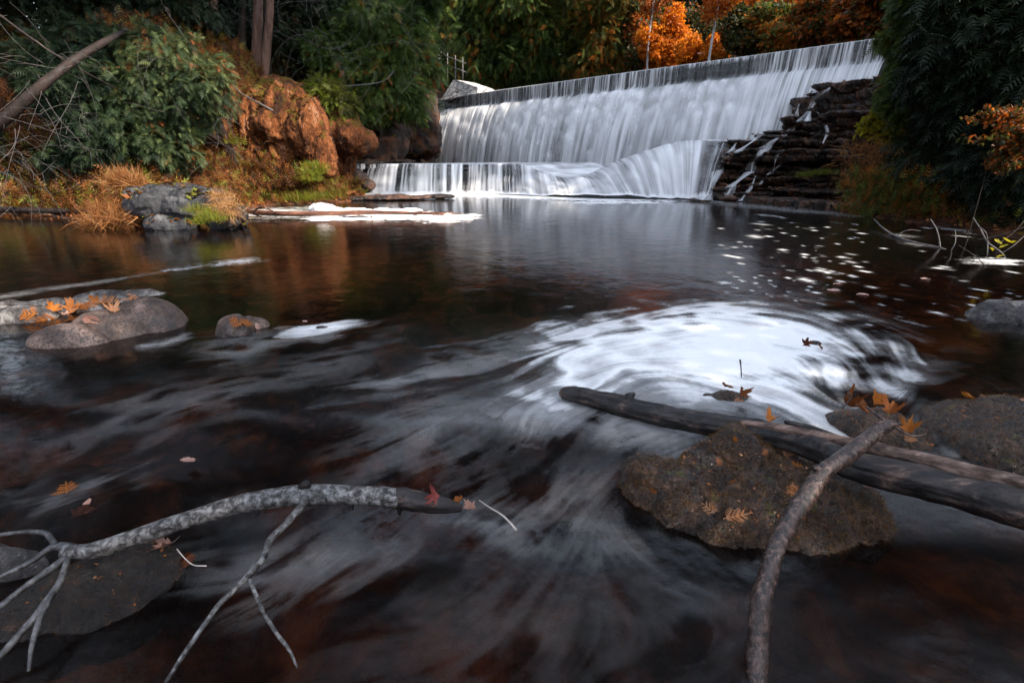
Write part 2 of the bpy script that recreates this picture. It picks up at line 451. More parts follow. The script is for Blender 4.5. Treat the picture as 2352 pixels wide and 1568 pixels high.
patches = [([(1230, 840), (1330, 765), (1480, 722), (1650, 703), (1800, 718), (1930, 748), (2000, 790), (2018, 850), (1985, 900), (1930, 925), (1880, 975), (1750, 955), (1650, 925), (1500, 900), (1400, 905), (1290, 935), (1235, 925)], 1.15, .085),
           ([(1180, 860), (1330, 760), (1500, 715), (1640, 695), (1850, 712), (1990, 760), (2040, 850), (2000, 930), (1900, 985), (1700, 965), (1500, 930), (1350, 960), (1180, 980)], .45, .09),
           ([(1300, 800), (1420, 738), (1640, 705), (1500, 725), (1200, 775), (1060, 825), (900, 862), (730, 905), (900, 915), (1080, 880)], .34, .07),
           ([(1250, 900), (1400, 925), (1600, 990), (1655, 1030), (1560, 1045), (1450, 1015), (1350, 985), (1200, 985), (1120, 960)], .6, .09),
           ([(1000, 900), (1250, 900), (1230, 1000), (1100, 1050), (900, 1080), (780, 1090), (850, 980)], .16, .09),
           ([(1290, 1065), (1430, 1060), (1425, 1130), (1470, 1200), (1400, 1250), (1290, 1215), (1190, 1180), (1060, 1145), (1020, 1110), (1180, 1100)], .20, .12),
           ([(430, 1240), (600, 1190), (720, 1175), (930, 1185), (965, 1200), (820, 1275), (640, 1325), (520, 1295)], .22, .08),
           ([(1080, 1270), (1300, 1225), (1500, 1250), (1650, 1310), (1800, 1325), (1780, 1500), (1500, 1600), (850, 1600), (720, 1450), (900, 1320)], .04, .14),
           ([(1500, 1290), (1620, 1310), (1750, 1330), (1700, 1450), (1560, 1400)], .09, .09),
           ([(280, 910), (500, 880), (700, 832), (880, 772), (850, 850), (600, 925), (350, 985), (120, 1020)], .14, .08),
           ([(320, 634), (450, 612), (598, 596), (600, 602), (460, 620), (380, 632)], .8, .02),
           ([(-50, 690), (200, 655), (330, 634), (330, 637), (200, 661), (-50, 697)], .35, .02),
           ([(60, 1110), (180, 1060), (290, 1040), (280, 1065), (150, 1110), (60, 1150)], .22, .06),
           ([(500, 790), (560, 782), (700, 770), (780, 752), (840, 755), (780, 795), (640, 808), (560, 835), (480, 830)], .3, .05),
           ([(660, 772), (680, 758), (740, 745), (800, 740), (822, 745), (800, 762), (740, 774), (690, 779)], .9, .025),
           ([(300, 800), (380, 790), (425, 775), (430, 785), (380, 800), (330, 806)], .5, .015),
           ([(1000, 1160), (1080, 1140), (1200, 1160), (1190, 1215), (1100, 1180)], .3, .05),
           ([(560, 484), (700, 478), (715, 500), (640, 506), (560, 500)], .75, .05),
           ([(985, 500), (1085, 494), (1092, 503), (1040, 513), (990, 514)], 1.6, .02),
           ([(715, 488), (980, 488), (985, 506), (715, 510)], 1.3, .02),
           ([(850, 444), (1190, 446), (1640, 458), (1640, 462), (1400, 466), (1190, 458), (1050, 452), (850, 450)], 1.6, .04),
           ([(1270, 466), (1400, 464), (1560, 462), (1530, 469), (1350, 470)], 1.4, .03),
           ([(1600, 460), (1780, 476), (1940, 492), (1960, 500), (1800, 488), (1620, 468)], .45, .04),
           ([(2200, 600), (2330, 604), (2330, 608), (2210, 606)], 1.2, .02),
           ([(2280, 735), (2352, 745), (2352, 752), (2290, 745)], .3, .03),
           ([(2130, 930), (2120, 960), (2150, 1010), (2250, 1070), (2260, 1090), (2120, 1040), (2080, 950)], .3, .04)]
foam = np.zeros_like(wx)
for pts, dens, soft in patches:
    q = GP(pts, -.02); cx, cy = q.mean(0); rad = np.hypot(q[:, 0] - cx, q[:, 1] - cy).max() * 1.3 + .3
    near = (np.hypot(wx - cx, wy - cy) < rad)
    xx, yy = wx[near], wy[near]; sf = soft * wr[near]
    d = poly_sd(xx, yy, q) + sf * (1.9 * brk[near] + .45 * L[2][near] + .22 * L[1][near])
    f = dens * sst(1.0, -1.0, d / sf)
    foam[near] = np.maximum(foam[near], f)
rapid = foam.copy()
cl = np.clip(.50 + .9 * brk + .14 * L[2], .02, 1.6)
thin = foam * .8 * np.clip(cl + .13 * L[2] + .05 * L[1] + .035 * L[0] * wfine, 0, 2.0)
solid = foam * (.74 + .13 * L[1] + .19 * L[2] + .07 * L[0] * wfine + .45 * brk + .10)
hh = sst(.25, 1.05, foam); foam_a = foam * np.clip(.40 + .45 * hh + (.85 - .35 * hh) * brk + .14 * L[2] + .07 * L[1] + .04 * L[0] * wfine, 0, 1.6)
# drifting foam flecks on the right of the pool
rng = np.random.RandomState(5)
for k in range(210):
    if k < 150: px, py = rng.uniform(1640, 1990), rng.uniform(492, 700); px += (py - 560) * .15
    else: px, py = rng.uniform(1900, 2340), rng.uniform(520, 760)
    g = G(px, py); r0 = math.hypot(g[0], g[1]); a_ = rng.uniform(.0016, .0045) * (1 + 1.5 * (rng.rand() < .12)); sx_ = a_ * r0 * rng.uniform(.6, 1.4); sy_ = a_ * r0 * rng.uniform(1.0, 2.2)
    th = rng.uniform(-.5, .5); dx, dy = wx - g[0], wy - g[1]
    near = np.hypot(dx, dy) < .05 * r0
    dx, dy = dx[near], dy[near]; u_ = dx * math.cos(th) + dy * math.sin(th) + .4 * sx_ * np.sin(dy / sy_ * 4); w_ = -dx * math.sin(th) + dy * math.cos(th)
    foam_a[near] = np.maximum(foam_a[near], rng.uniform(.04, .9) ** 1.6 * np.exp(-(u_ / sx_) ** 2 - (w_ / sy_) ** 2))
foam_a = np.clip(foam_a, 0, 1)
def water_z(x, y):                                             # the rapids drop between the near stones
    r = np.hypot(x, y)
    return -.09 * sst(1.75, 1.25, y + .10 * x)
wz = water_z(wx, wy) + sst(3.2, 1.2, wr) * .0012 * L[2] * (.3 + sst(0, .4, rapid)) + .007 * brk * (.3 + sst(0, .3, rapid)) * sst(6, 2, wr)
i = np.arange(nr - 1)[:, None] * na; j = np.arange(na - 1)[None]
Q = np.stack([i + j, i + j + 1, i + na + j + 1, i + na + j], -1).reshape(-1, 4)
m, nt, out = new_mat('river_water'); N = NT(nt); v = N.coord('Object')
wt = N.noise(v, 3.2, 4, .55, .2); wt2 = N.noise(v, 14, 3, .5)
calm = N.math('SUBTRACT', 1.0, N.attr('rapid'), True)
h = N.math('ADD', N.math('MULTIPLY', wt, 1.0), N.math('MULTIPLY', wt2, .25))
nb = N.bump(h, .6, .009)
gl = N.n('ShaderNodeBsdfGlossy'); N.l(N.math('ADD', .12, N.math('MULTIPLY', N.attr('rough'), .10)), gl.inputs['Roughness']); gl.inputs['Color'].default_value = (1, 1, 1, 1); N.l(nb, gl.inputs['Normal'])
tr = N.n('ShaderNodeBsdfTransparent'); tr.inputs[0].default_value = (.36, .255, .19, 1)
fr = N.n('ShaderNodeFresnel'); fr.inputs['IOR'].default_value = 1.33; N.l(nb, fr.inputs['Normal'])
ms = N.n('ShaderNodeMixShader'); N.l(fr.outputs[0], ms.inputs[0]); N.l(tr.outputs[0], ms.inputs[1]); N.l(gl.outputs[0], ms.inputs[2])
fn = N.noise(v, 60, 5, .7)
fp = N.pbsdf((.87, .87, .86), .7, .2, N.bump(fn, .6, .012))
ms2 = N.n('ShaderNodeMixShader'); N.l(N.attr('foam'), ms2.inputs[0]); N.l(ms.outputs[0], ms2.inputs[1]); N.l(fp.outputs[0], ms2.inputs[2])
N.l(ms2.outputs[0], out.inputs[0]); M_water = m
world_obj('river_water', np.stack([wx, wy, wz], 1), org=np.zeros(3), quads=Q, attrs={'foam': foam_a, 'rapid': np.clip(rapid, 0, 1), 'rough': sst(3.6, 2.2, wr)}, mats=[m])['kind'] = 'structure'
# upstream water behind the crest
q = np.array([[CRL[0], CRL[1]], [6.5, 39.5], [21, 27], [CRR[0], CRR[1]]]); q[0] += -CN * .3 - CD * .2; q[3] += -CN * .3 + CD * .2
m2 = M_water.copy(); m2.name = 'upstream_water'
world_obj('upstream_water', np.array([[a, b, 4.205] for a, b in q]), org=np.array([8, 27, 4.2]), quads=[[0, 3, 2, 1]], mats=[m2], attrs={'foam': np.zeros(4), 'rapid': np.zeros(4), 'rough': np.zeros(4)})['kind'] = 'structure'

# ------------------------------------------------------------------ falling water
m, nt, out = new_mat('falling_water'); N = NT(nt)
gc = N.coord('Object')
d = N.n('ShaderNodeBsdfDiffuse'); d.inputs[0].default_value = (.93, .93, .94, 1)
t = N.n('ShaderNodeBsdfTranslucent'); t.inputs[0].default_value = (.93, .93, .94, 1)
ma = N.n('ShaderNodeMixShader'); ma.inputs[0].default_value = .12; N.l(d.outputs[0], ma.inputs[1]); N.l(t.outputs[0], ma.inputs[2])
tr = N.n('ShaderNodeBsdfTransparent'); mb = N.n('ShaderNodeMixShader'); N.l(N.attr('alpha'), mb.inputs[0]); N.l(tr.outputs[0], mb.inputs[1]); N.l(ma.outputs[0], mb.inputs[2])
N.l(mb.outputs[0], out.inputs[0]); M_fall = m
M_wetstone = rock_mat('wet_dark_stone', [(.35, (.006, .006, .006)), (.55, (.022, .022, .022)), (.75, (.07, .065, .06))], 3, rough=(.15, .5), bump=.05, moss=None)
M_strata = rock_mat('wet_layered_stone', [(.35, (.010, .008, .007)), (.50, (.045, .028, .020)), (.59, (.15, .072, .042)), (.72, (.34, .19, .12))], 3.2, speck=(.66, (.22, .07, .02)), moss=.86, moss_col=(.07, .08, .01), rough=(.12, .5), bump=.06)

def domes(S, T, specs, rng):                                    # S, T in metres, 2-D grids
    D = np.zeros_like(S); s1 = S[:, 0]; t1 = T[0]
    for s0, t0, w, Ln, a in specs:
        i0, i1 = np.searchsorted(s1, [s0 - w, s0 + w]);  j0 = np.searchsorted(t1, t0 - .02)
        if i1 - i0 < 2 or j0 >= len(t1): continue
        u = (S[i0:i1, j0:] - s0) / w; dd = T[i0:i1, j0:] - t0 - w * .75 * u * u
        c = a * sst(-.03, .22 + .6 * w, dd) * np.exp(-np.maximum(dd, 0) / Ln) * np.sqrt(np.clip(1 - u * u, 0, 1))
        o = D[i0:i1, j0:]; m_ = sst(0, .06, dd) * (np.abs(u) < 1); D[i0:i1, j0:] = np.maximum(c, o * (1 - .24 * m_ * np.exp(-np.maximum(dd, 0) / (.5 * Ln))))
    return D
def blur(A, rs, rt):
    for ax, r in ((0, rs), (1, rt)):
        for _ in range(2):
            c = np.cumsum(np.concatenate([np.repeat(A.take([0], ax), r + 1, ax), A, np.repeat(A.take([-1], ax), r, ax)], ax), ax); n = A.shape[ax]
            A = (c.take(np.arange(2 * r + 1, 2 * r + 1 + n), ax) - c.take(np.arange(n), ax)) / (2 * r + 1)
    return A
def streaks(S, T, f, ft, seed, o=4):
    return fbm(np.stack([S.ravel() * f, T.ravel() * ft, S.ravel() * 0 + seed], 1), o, seed).reshape(S.shape)
def grid_quads(ns, nt_):
    i = np.arange(ns - 1)[:, None] * nt_; j = np.arange(nt_ - 1)[None]
    return np.stack([i + j, i + j + 1, i + nt_ + j + 1, i + nt_ + j], -1).reshape(-1, 4)

# dam: slab crest, battered stone face
prof = np.array([(-.45, 4.17), (-.05, 4.19), (.03, 4.14), (.05, 3.9), (.07, 3.62), (.22, 3.48), (.5, 2.95), (.78, 2.3), (1.0, 1.7), (1.2, .9), (1.25, .3)])
pd = catmull(prof, 40); seg = np.concatenate([[0], np.cumsum(np.hypot(*np.diff(pd, axis=0).T))])
def prof_at(t): return np.interp(t, seg, pd[:, 0]), np.interp(t, seg, pd[:, 1])
nS, nT = 1500, 330
sv = np.linspace(-.05, CLEN + .05, nS); tv = np.linspace(.3, seg[-1] - .55, nT)
S, T = np.meshgrid(sv, tv, indexing='ij'); T0_ = T - .3 - .15
rng = np.random.RandomState(3)
specs = []
for k in range(170):                                            # upper row where the curtain first strikes the stones
    s0 = rng.uniform(0, CLEN); w = .10 + .55 * rng.rand() ** 2; specs.append((s0, rng.uniform(.50, .85), w, rng.uniform(.45, 1.1), rng.uniform(.6, 1.0)))
for k in range(210):
    s0 = rng.uniform(0, CLEN); fr_ = s0 / CLEN; specs.append((s0, rng.uniform(1.0, 2.0), .10 + .45 * rng.rand() ** 2, rng.uniform(.4, 1.3), rng.uniform(.5, .95)))
for k in range(60):
    s0 = rng.uniform(.25, 1) * CLEN; specs.append((s0, rng.uniform(1.7, 2.9), rng.uniform(.08, .26), rng.uniform(.3, .8), rng.uniform(.35, .9)))
specs += [(.25, 2.1, .4, .8, 1.0), (.1, 2.3, .3, .8, .9), (.5, .8, .5, 1.6, .9), (.2, .7, .4, 1.8, .8), (1.1, .7, .5, 1.4, .95), (1.6, .9, .4, 1.4, .9), (.9, 1.5, .5, 1.3, .8)]
D = blur(domes(S, T0_, specs, rng), 2, 2); Db = blur(D, 5, 14)
st1 = streaks(S, T, 7, .35, 2); st2 = streaks(S, T, 30, .7, 5, 3); st3 = streaks(S, T, 1.3, .25, 8, 3)
lip = 1 - sst(.50, .75, T0_ + .10 * st1)
frS = S / CLEN
lipa = np.clip(.30 + .9 * st2 + .5 * st1, 0.03, .8) * (.45 + .55 * sst(.05, .5, frS)) * (1 - .85 * sst(.62, .72, frS) * (1 - sst(.8, .86, frS)) * sst(.05, .2, T0_))
lipa = np.maximum(lipa, .75 * (T0_ < .03) * (frS > .1))
body = np.clip(.40 + .95 * D + .22 * st1 + .34 * st3 + .07 * st2, 0, 1.0)
body = body * (1 - .45 * sst(1.6, 2.6, T0_) * np.clip(.5 - 1.6 * st1 - .9 * st3, 0, 1) * sst(.95, .5, frS))
body = body * (.80 + .20 * sst(0, .22, frS + .03 * st1))
right = sst(.78, .9, frS); body = body * (1 - right) + right * np.clip(.62 + .45 * st2 + .4 * st1 + .3 * D, .12, .95)
alpha = np.clip(lip * lipa + (1 - lip) * body, 0, .97)
o_, z_ = prof_at(T)
push = .05 + (1 - lip) * (.22 * Db + .04 * st1 + .06) + .012 * st2
P = np.empty(S.shape + (3,)); P[..., 0] = CRL[0] + CD[0] * S + CN[0] * (o_ + push); P[..., 1] = CRL[1] + CD[1] * S + CN[1] * (o_ + push); P[..., 2] = z_ + .01
fall = empty('waterfall', (float(P[nS // 2, -1, 0]), float(P[nS // 2, -1, 1]), .9), 'wide white curtain of water pouring over the full width of the stone dam', 'waterfall')
world_obj('water_curtain', P.reshape(-1, 3), fall, quads=grid_quads(nS, nT), attrs={'alpha': alpha.ravel()}, mats=[M_fall])
# a second looser veil in front, thrown clear of the stones
k2 = streaks(S, T, 5, .3, 31); al2 = np.clip(1.2 * D ** 1.5 * (.4 + 1.2 * (k2 + .3)), 0, .6) * (1 - lip) * (1 - right)
P2 = P.copy(); P2[..., 0] += CN[0] * (.10 + .10 * Db); P2[..., 1] += CN[1] * (.10 + .10 * Db)
st = 2; P2 = P2[::st, ::st]
world_obj('spray_veil', P2.reshape(-1, 3), fall, quads=grid_quads(P2.shape[0], P2.shape[1]), attrs={'alpha': al2[::st, ::st].ravel()}, mats=[M_fall])
# dam body
sv = np.linspace(-.6, CLEN + .7, 420); tv = np.linspace(0, seg[-1], 90); S, T = np.meshgrid(sv, tv, indexing='ij'); o_, z_ = prof_at(T)
course = .05 * ridge(np.stack([S.ravel() * 1.6, T.ravel() * 4, S.ravel() * 0], 1), 3, 4).reshape(S.shape) * sst(.5, .9, T)
P = np.empty(S.shape + (3,)); P[..., 0] = CRL[0] + CD[0] * S + CN[0] * (o_ + course); P[..., 1] = CRL[1] + CD[1] * S + CN[1] * (o_ + course); P[..., 2] = z_
back = P[:, 0].copy(); back[:, 0] -= CN[0] * .8; back[:, 1] -= CN[1] * .8; back[:, 2] = 3
P = np.concatenate([back[:, None], P], 1)
dam = world_obj('dam', P.reshape(-1, 3), quads=grid_quads(420, 91), mats=[M_wetstone])
tag(dam, 'long dark stone dam wall with a level crest under the falling water', 'dam')

# lower cascade over the rock shelf
top = [(815, 385, 17.0), (860, 384, 17.0), (1000, 384, 17.05), (1120, 386, 17.1), (1190, 390, 16.9), (1250, 404, 16.3), (1305, 414, 15.8), (1355, 404, 15.9), (1410, 379, 16.1), (1485, 353, 16.0), (1560, 333, 15.8), (1625, 330, 15.6), (1690, 338, 15.9)]
bot = [(800, 445), (850, 446), (1000, 447), (1120, 448), (1200, 451), (1270, 455), (1330, 457), (1400, 459), (1460, 460), (1520, 461), (1570, 462), (1600, 463), (1628, 463)]
Tp = np.array([W(*a) for a in top]); Bt = np.array([G(a, b, -.02) for a, b in bot])
Tp[:5, 2] = .86
def base_of_dam(p):                                             # foot of the dam straight behind p
    q = p.copy(); t = ((CRL[:2] + CN * 1.2 - p[:2]) @ CN); q[:2] = p[:2] + CN * t; q[2] = p[2] + .06; return q
Bk = np.array([base_of_dam(p) for p in Tp])
na_ = 40; Tc, Bc, Kc = catmull(Tp, na_), catmull(Bt, na_), catmull(Bk, na_); nS = len(Tc)
len_s = np.concatenate([[0], np.cumsum(np.linalg.norm(np.diff(Tc, axis=0), axis=1))])
nb_, nf_ = 26, 150
sn = fbm(np.stack([len_s * 1.1, len_s * 0, len_s * 0], 1), 3, 45); wst = 0 * sst(na_ * 5, na_ * 8, np.arange(nS))
def shelf(push_fn, rough_fn=None):
    R = []
    for k in np.linspace(0, 1, nb_, endpoint=False): R.append(Kc * (1 - k) + Tc * k)
    for q in np.linspace(0, 1, nf_):
        p = Tc * (1 - q ** .85) + Bc * q ** .85
        qs = q + .10 * sn; st_ = (np.floor(qs * 3.2) + sst(.45, 1.0, (qs * 3.2) % 1.0)) / 3.2; qq = (1 - wst) * q ** 1.35 + wst * np.clip(st_, 0, 1) if q < 1 else 1.0
        p[:, 2] = Tc[:, 2] * (1 - qq) + Bc[:, 2] * qq
        R.append(p)
    return np.stack(R, 1)
B0 = shelf(None); nt_ = B0.shape[1]
Sg = np.repeat(len_s[:, None], nt_, 1); arc = np.concatenate([np.linspace(-2, 0, nb_, endpoint=False), np.linspace(0, 1.3, nf_)]); Tg = np.repeat(arc[None], nS, 0)
dS = np.gradient(B0, axis=0); dT = np.gradient(B0, axis=1); Nn = np.cross(dS, dT); Nn /= np.linalg.norm(Nn, axis=2)[..., None] + 1e-9
if Nn[nS // 2, -20, 1] > 0: Nn = -Nn
rng = np.random.RandomState(11); LS = len_s[-1]; sl = len_s[na_ * 4]
specs = []
def s_of(px): return float(np.interp(px, [q[0] for q in top], np.arange(len(top)) * na_ )) 
for px, t0, w, Ln, a in [(1235, .05, .5, .9, .9), (1275, .3, .45, .8, 1), (1320, .12, .55, .9, .95), (1350, .55, .5, .8, 1), (1385, .0, .6, .9, .9), (1425, .38, .5, .9, 1), (1400, .8, .5, .6, 1), (1455, -.05, .42, .9, .85), (1490, .42, .55, .8, 1), (1475, .85, .5, .6, 1), (1520, -.05, .45, .8, .9), (1548, .3, .35, .8, .95), (1575, -.05, .35, .7, .85), (1560, .75, .5, .6, 1),
                         (1600, .3, .3, .7, .9), (1618, -.05, .26, .7, .8), (1630, .55, .3, .6, .9), (1650, .1, .22, .6, .8), (1208, .4, .4, .6, .9)]:
    specs.append((float(np.interp(s_of(px), np.arange(nS), len_s)), t0, w, Ln, a))
for k in range(26): specs.append((rng.uniform(sl, LS * .97), rng.uniform(-.05, .9), .08 + .2 * rng.rand(), rng.uniform(.2, .6), rng.uniform(.5, 1)))
for k in range(22): specs.append((rng.uniform(0, sl), rng.uniform(.45, .9), rng.uniform(.12, .4), rng.uniform(.3, .6), rng.uniform(.6, 1)))
for k in range(60): specs.append((rng.uniform(0, LS), rng.uniform(.75, 1.2), rng.uniform(.12, .5), .5, rng.uniform(.6, 1)))
D = blur(domes(Sg, np.maximum(Tg, -.5), specs, rng), 2, 2)
s1 = streaks(Sg, Tg, 7, .3, 41); s2 = streaks(Sg, Tg, 24, .5, 42, 3); s3 = streaks(Sg, Tg, 1.6, .3, 43, 2)
lf = 1 - sst(sl * .92, sl * 1.15, Sg)
al = lf * np.clip(.33 + .8 * s1 + .9 * s2 + .6 * D, .0, .95) + (1 - lf) * np.clip(.42 + .66 * D + .55 * s1 + .22 * s2 + .25 * s3, .04, 1)
plat = np.where(Tg < 0, 1.0, 0.0)
al = np.where(Tg < 0, np.clip(.25 * lf + .8 * (1 - lf) + .5 * streaks(Sg, Tg, 3, 4, 44) + .3 * s1, 0, 1), al)
endR = sst(LS * .80, LS, Sg); al = al * (1 - .85 * endR * np.clip(.55 - 1.8 * s1 - s3, 0, 1))
al = np.maximum(al, sst(1.12, 1.28, Tg + .1 * s1) * .95)
al *= sst(0, .5, Sg + .3 * s1) * sst(LS + .01, LS - .45, Sg + .7 * s1 + .4 * s3)
lump = fbm(np.stack([Sg.ravel() * .9, Tg.ravel() * 1.6, Sg.ravel() * 0], 1), 3, 47).reshape(Sg.shape) * sst(0, .4, Tg) * (1 - lf)
Pw = B0 + Nn * (.08 + .26 * blur(D, 2, 3) * (Tg > 0) + .02 * s1 + .10 * lump)[..., None]
Pw[..., 2] = np.maximum(Pw[..., 2], .004)
cas = world_obj('lower_cascade', Pw.reshape(-1, 3), quads=grid_quads(nS, nt_), attrs={'alpha': np.clip(al, 0, .97).ravel()}, mats=[M_fall])
tag(cas, 'low white cascade spilling off the rock shelf into the pool below the dam', 'cascade')
rg = fbm(np.stack([Sg.ravel() * 2, Tg.ravel() * 5, Sg.ravel() * 0], 1), 5, 51).reshape(Sg.shape)
Pr = B0 + Nn * (-.10 + .10 * rg + .10 * lump)[..., None]
sh = world_obj('rock_shelf', Pr.reshape(-1, 3), quads=grid_quads(nS, nt_), mats=[M_wetstone])
tag(sh, 'dark wet rock shelf at the foot of the dam, under the low cascade', 'rock shelf')

# layered ledges to the right of the falls
layers = [(-.4, .10, [(1588, 15.4), (1598, 13.95), (1650, 13.65), (1713, 13.4), (1830, 12.3), (1950, 11.1), (2020, 10.4), (2140, 9.5)]),
          (.10, .35, [(1600, 15.6), (1612, 14.15), (1700, 13.9), (1760, 13.6), (1860, 12.9), (1980, 11.7), (2090, 10.7)]),
          (.35, .60, [(1614, 15.8), (1624, 14.5), (1720, 14.25), (1830, 13.8), (1990, 12.3), (2100, 11.3)]),
          (.60, .78, [(1636, 15.9), (1650, 14.9), (1740, 14.7), (1850, 14.0), (2000, 13)]),
          (.78, 1.0, [(1640, 16.1), (1655, 15.1), (1745, 14.9), (1850, 14.2), (2000, 13.3)]),
          (1.0, 1.32, [(1632, 16.2), (1642, 15.0), (1740, 14.5), (1850, 13.6), (2000, 12.4), (2100, 11.5)]),
          (1.32, 1.58, [(1664, 16.3), (1674, 15.5), (1770, 14.9), (1880, 14.0), (2000, 12.7)]),
          (1.58, 1.85, [(1728, 16.4), (1745, 15.5), (1860, 14.4), (2000, 13.0)]),
          (1.85, 2.2, [(1790, 16.3), (1805, 15.3), (1900, 14.3), (2020, 13.0)]),
          (2.2, 2.74, [(1826, 16.0), (1842, 15.0), (1920, 14.2), (2040, 13.0)]),
          (2.74, 3.03, [(1880, 15.5), (1898, 14.6), (1960, 14.0), (2050, 13.1)])]
mb = MB()
for li, (z0, z1, pts) in enumerate(layers):
    sub = 1 if z1 - z0 < .2 else 2; cut = (.0, .32 + .36 * ((li * 37) % 10) / 10, 1.0) if sub == 2 else (0, 1)
    for si in range(sub):
        za, zb = z0 + (z1 - z0) * cut[si], z0 + (z1 - z0) * cut[si + 1]
        f = catmull([(X(px, y, z1), y) for px, y in pts], 46)
        tg = np.gradient(f, axis=0); tg /= np.linalg.norm(tg, axis=1)[:, None]; nm = np.stack([tg[:, 1], -tg[:, 0]], 1)
        if nm[:, 1].mean() > 0: nm = -nm
        q3 = np.hstack([f * 1.3, np.full((len(f), 1), li * 3.3 + si)])
        offs = .36 * fbm(q3, 5, 60 + li, .6) + .46 * np.floor(3.5 * vn(q3 * 1.9, 7 + li)) / 3.5 + .10 * math.sin(li * 3.1 + si * 2.3)
        dz = .07 * vn(q3 * 1.6, 90 + li) + .03 * vn(q3 * 5, 95 + li)
        rows = []
        for o, zz, am in ((-3.2, zb + .10, 0), (-1.4, zb + .04, 0), (-.6, zb + .02, .4), (-.25, zb, .8), (-.05, zb - .002, 1), (.0, zb - .015, 1), (-.02, (za * .4 + zb * .6), 1), (-.07, (za * .6 + zb * .4), 1), (-.2, za, 1), (-.6, za - .01, .5)):
            jit = .13 * fbm(np.hstack([f * 7, np.full((len(f), 1), zz * 9 + li)]), 3, 71) if o > -.3 else 0
            xy = f + nm * (o + offs * am + jit)[:, None]; rows.append(np.hstack([xy, (zz + dz * min(1, am + .2) + (0.02 * fbm(np.hstack([xy * 6, xy[:, :1] * 0]), 3, 5) if o > -2 else 0))[:, None] if not np.isscalar(dz) else xy[:, :1] * 0 + zz]))
        R = np.stack(rows, 1); mb.add(R.reshape(-1, 3), quads=grid_quads(R.shape[0], R.shape[1]))
led = mb.build('rock_ledges', [M_strata], smooth=False)
tag(led, 'stepped stack of wet layered rock ledges beside the right end of the falls', 'rock ledges')
T_led = bvh(led)
# thin rivulets running down the ledges
def rivulet(pts, w, seed):
    C = []
    for px, py in pts:
        h = hit(px, py, [T_led])
        if h: C.append(np.array(h[0]) - np.array(h[0]) / np.linalg.norm(np.array(h[0])) * .16 + np.array([0, 0, .02]))
    if len(C) < 3: return None
    C = catmull(C, 14); k = 13; w = w * .72; u = np.linspace(-1, 1, k); rng = np.random.RandomState(seed)
    tl = np.linspace(0, 1, len(C)); ww = w * (1 + .4 * np.sin(tl * 9 + seed)) * (.6 + .6 * tl)
    sd_ = np.array([CD[0], CD[1], 0])
    V = C[:, None] + sd_[None, None] * (u[None, :] * ww[:, None])[..., None]; V[..., 1] -= (1 - u ** 2)[None] * .02
    a = np.sqrt(1 - (u * .98) ** 2)[None] * (.42 + 1.0 * fbm(np.stack([np.tile(u * 5 + seed * 7, len(C)), np.repeat(tl * 3, k), np.zeros(len(C) * k)], 1), 3, seed).reshape(len(C), k))
    return V.reshape(-1, 3), grid_quads(len(C), k), np.clip(a * .85, 0, .75).ravel()
riv = [([(1760, 296), (1745, 312), (1728, 326), (1700, 345), (1690, 352)], .10), ([(1850, 252), (1880, 262), (1900, 300), (1890, 330)], .05), ([(1800, 345), (1790, 380), (1760, 405), (1745, 425)], .06), ([(1735, 405), (1725, 430), (1710, 450), (1700, 462)], .07), ([(1905, 203), (1890, 215), (1870, 235), (1855, 262), (1845, 280)], .16), ([(1845, 275), (1822, 295), (1800, 312), (1780, 322), (1760, 338), (1748, 350)], .17),
       ([(1752, 345), (1740, 362), (1728, 372), (1722, 400)], .14), ([(1722, 395), (1700, 412), (1680, 428), (1668, 445), (1655, 462)], .2), ([(1835, 240), (1830, 262), (1826, 285)], .06),
       ([(1690, 330), (1680, 345), (1668, 352)], .12), ([(1672, 360), (1652, 385), (1640, 410), (1628, 440), (1615, 460)], .22), ([(1790, 345), (1780, 372), (1775, 400)], .04), ([(1960, 297), (1900, 300), (1860, 309)], .05)]
for n_, (pts, w) in enumerate(riv):
    r = rivulet(pts, w, n_ + 1)
    if r is None: continue
    o = world_obj('rivulet', r[0], quads=r[1], attrs={'alpha': r[2]}, mats=[M_fall])
    tag(o, ['white film of water over the left corner of the middle ledges', 'faint trickle crossing the upper ledges right of the topmost block', 'weak trickle below the middle of the overhanging ledge', 'small trickle over the lowest ledges left of the moss', 'thin white rivulet running off the topmost ledge block', 'white rivulet slanting down the middle ledges beside the falls', 'narrow trickle dropping over the dark overhanging ledge', 'white rivulet fanning down the lowest ledges to the pool', 'hair-thin trickle on the left face of the topmost ledge block',
            'short trickle at the far left end of the overhanging ledge', 'broad white rivulet down the left edge of the ledges beside the low cascade', 'faint thread of water hanging below the overhanging ledge', 'shallow film of water crossing the upper right ledge'][n_], 'rivulet', 'rivulets on the layered ledges')
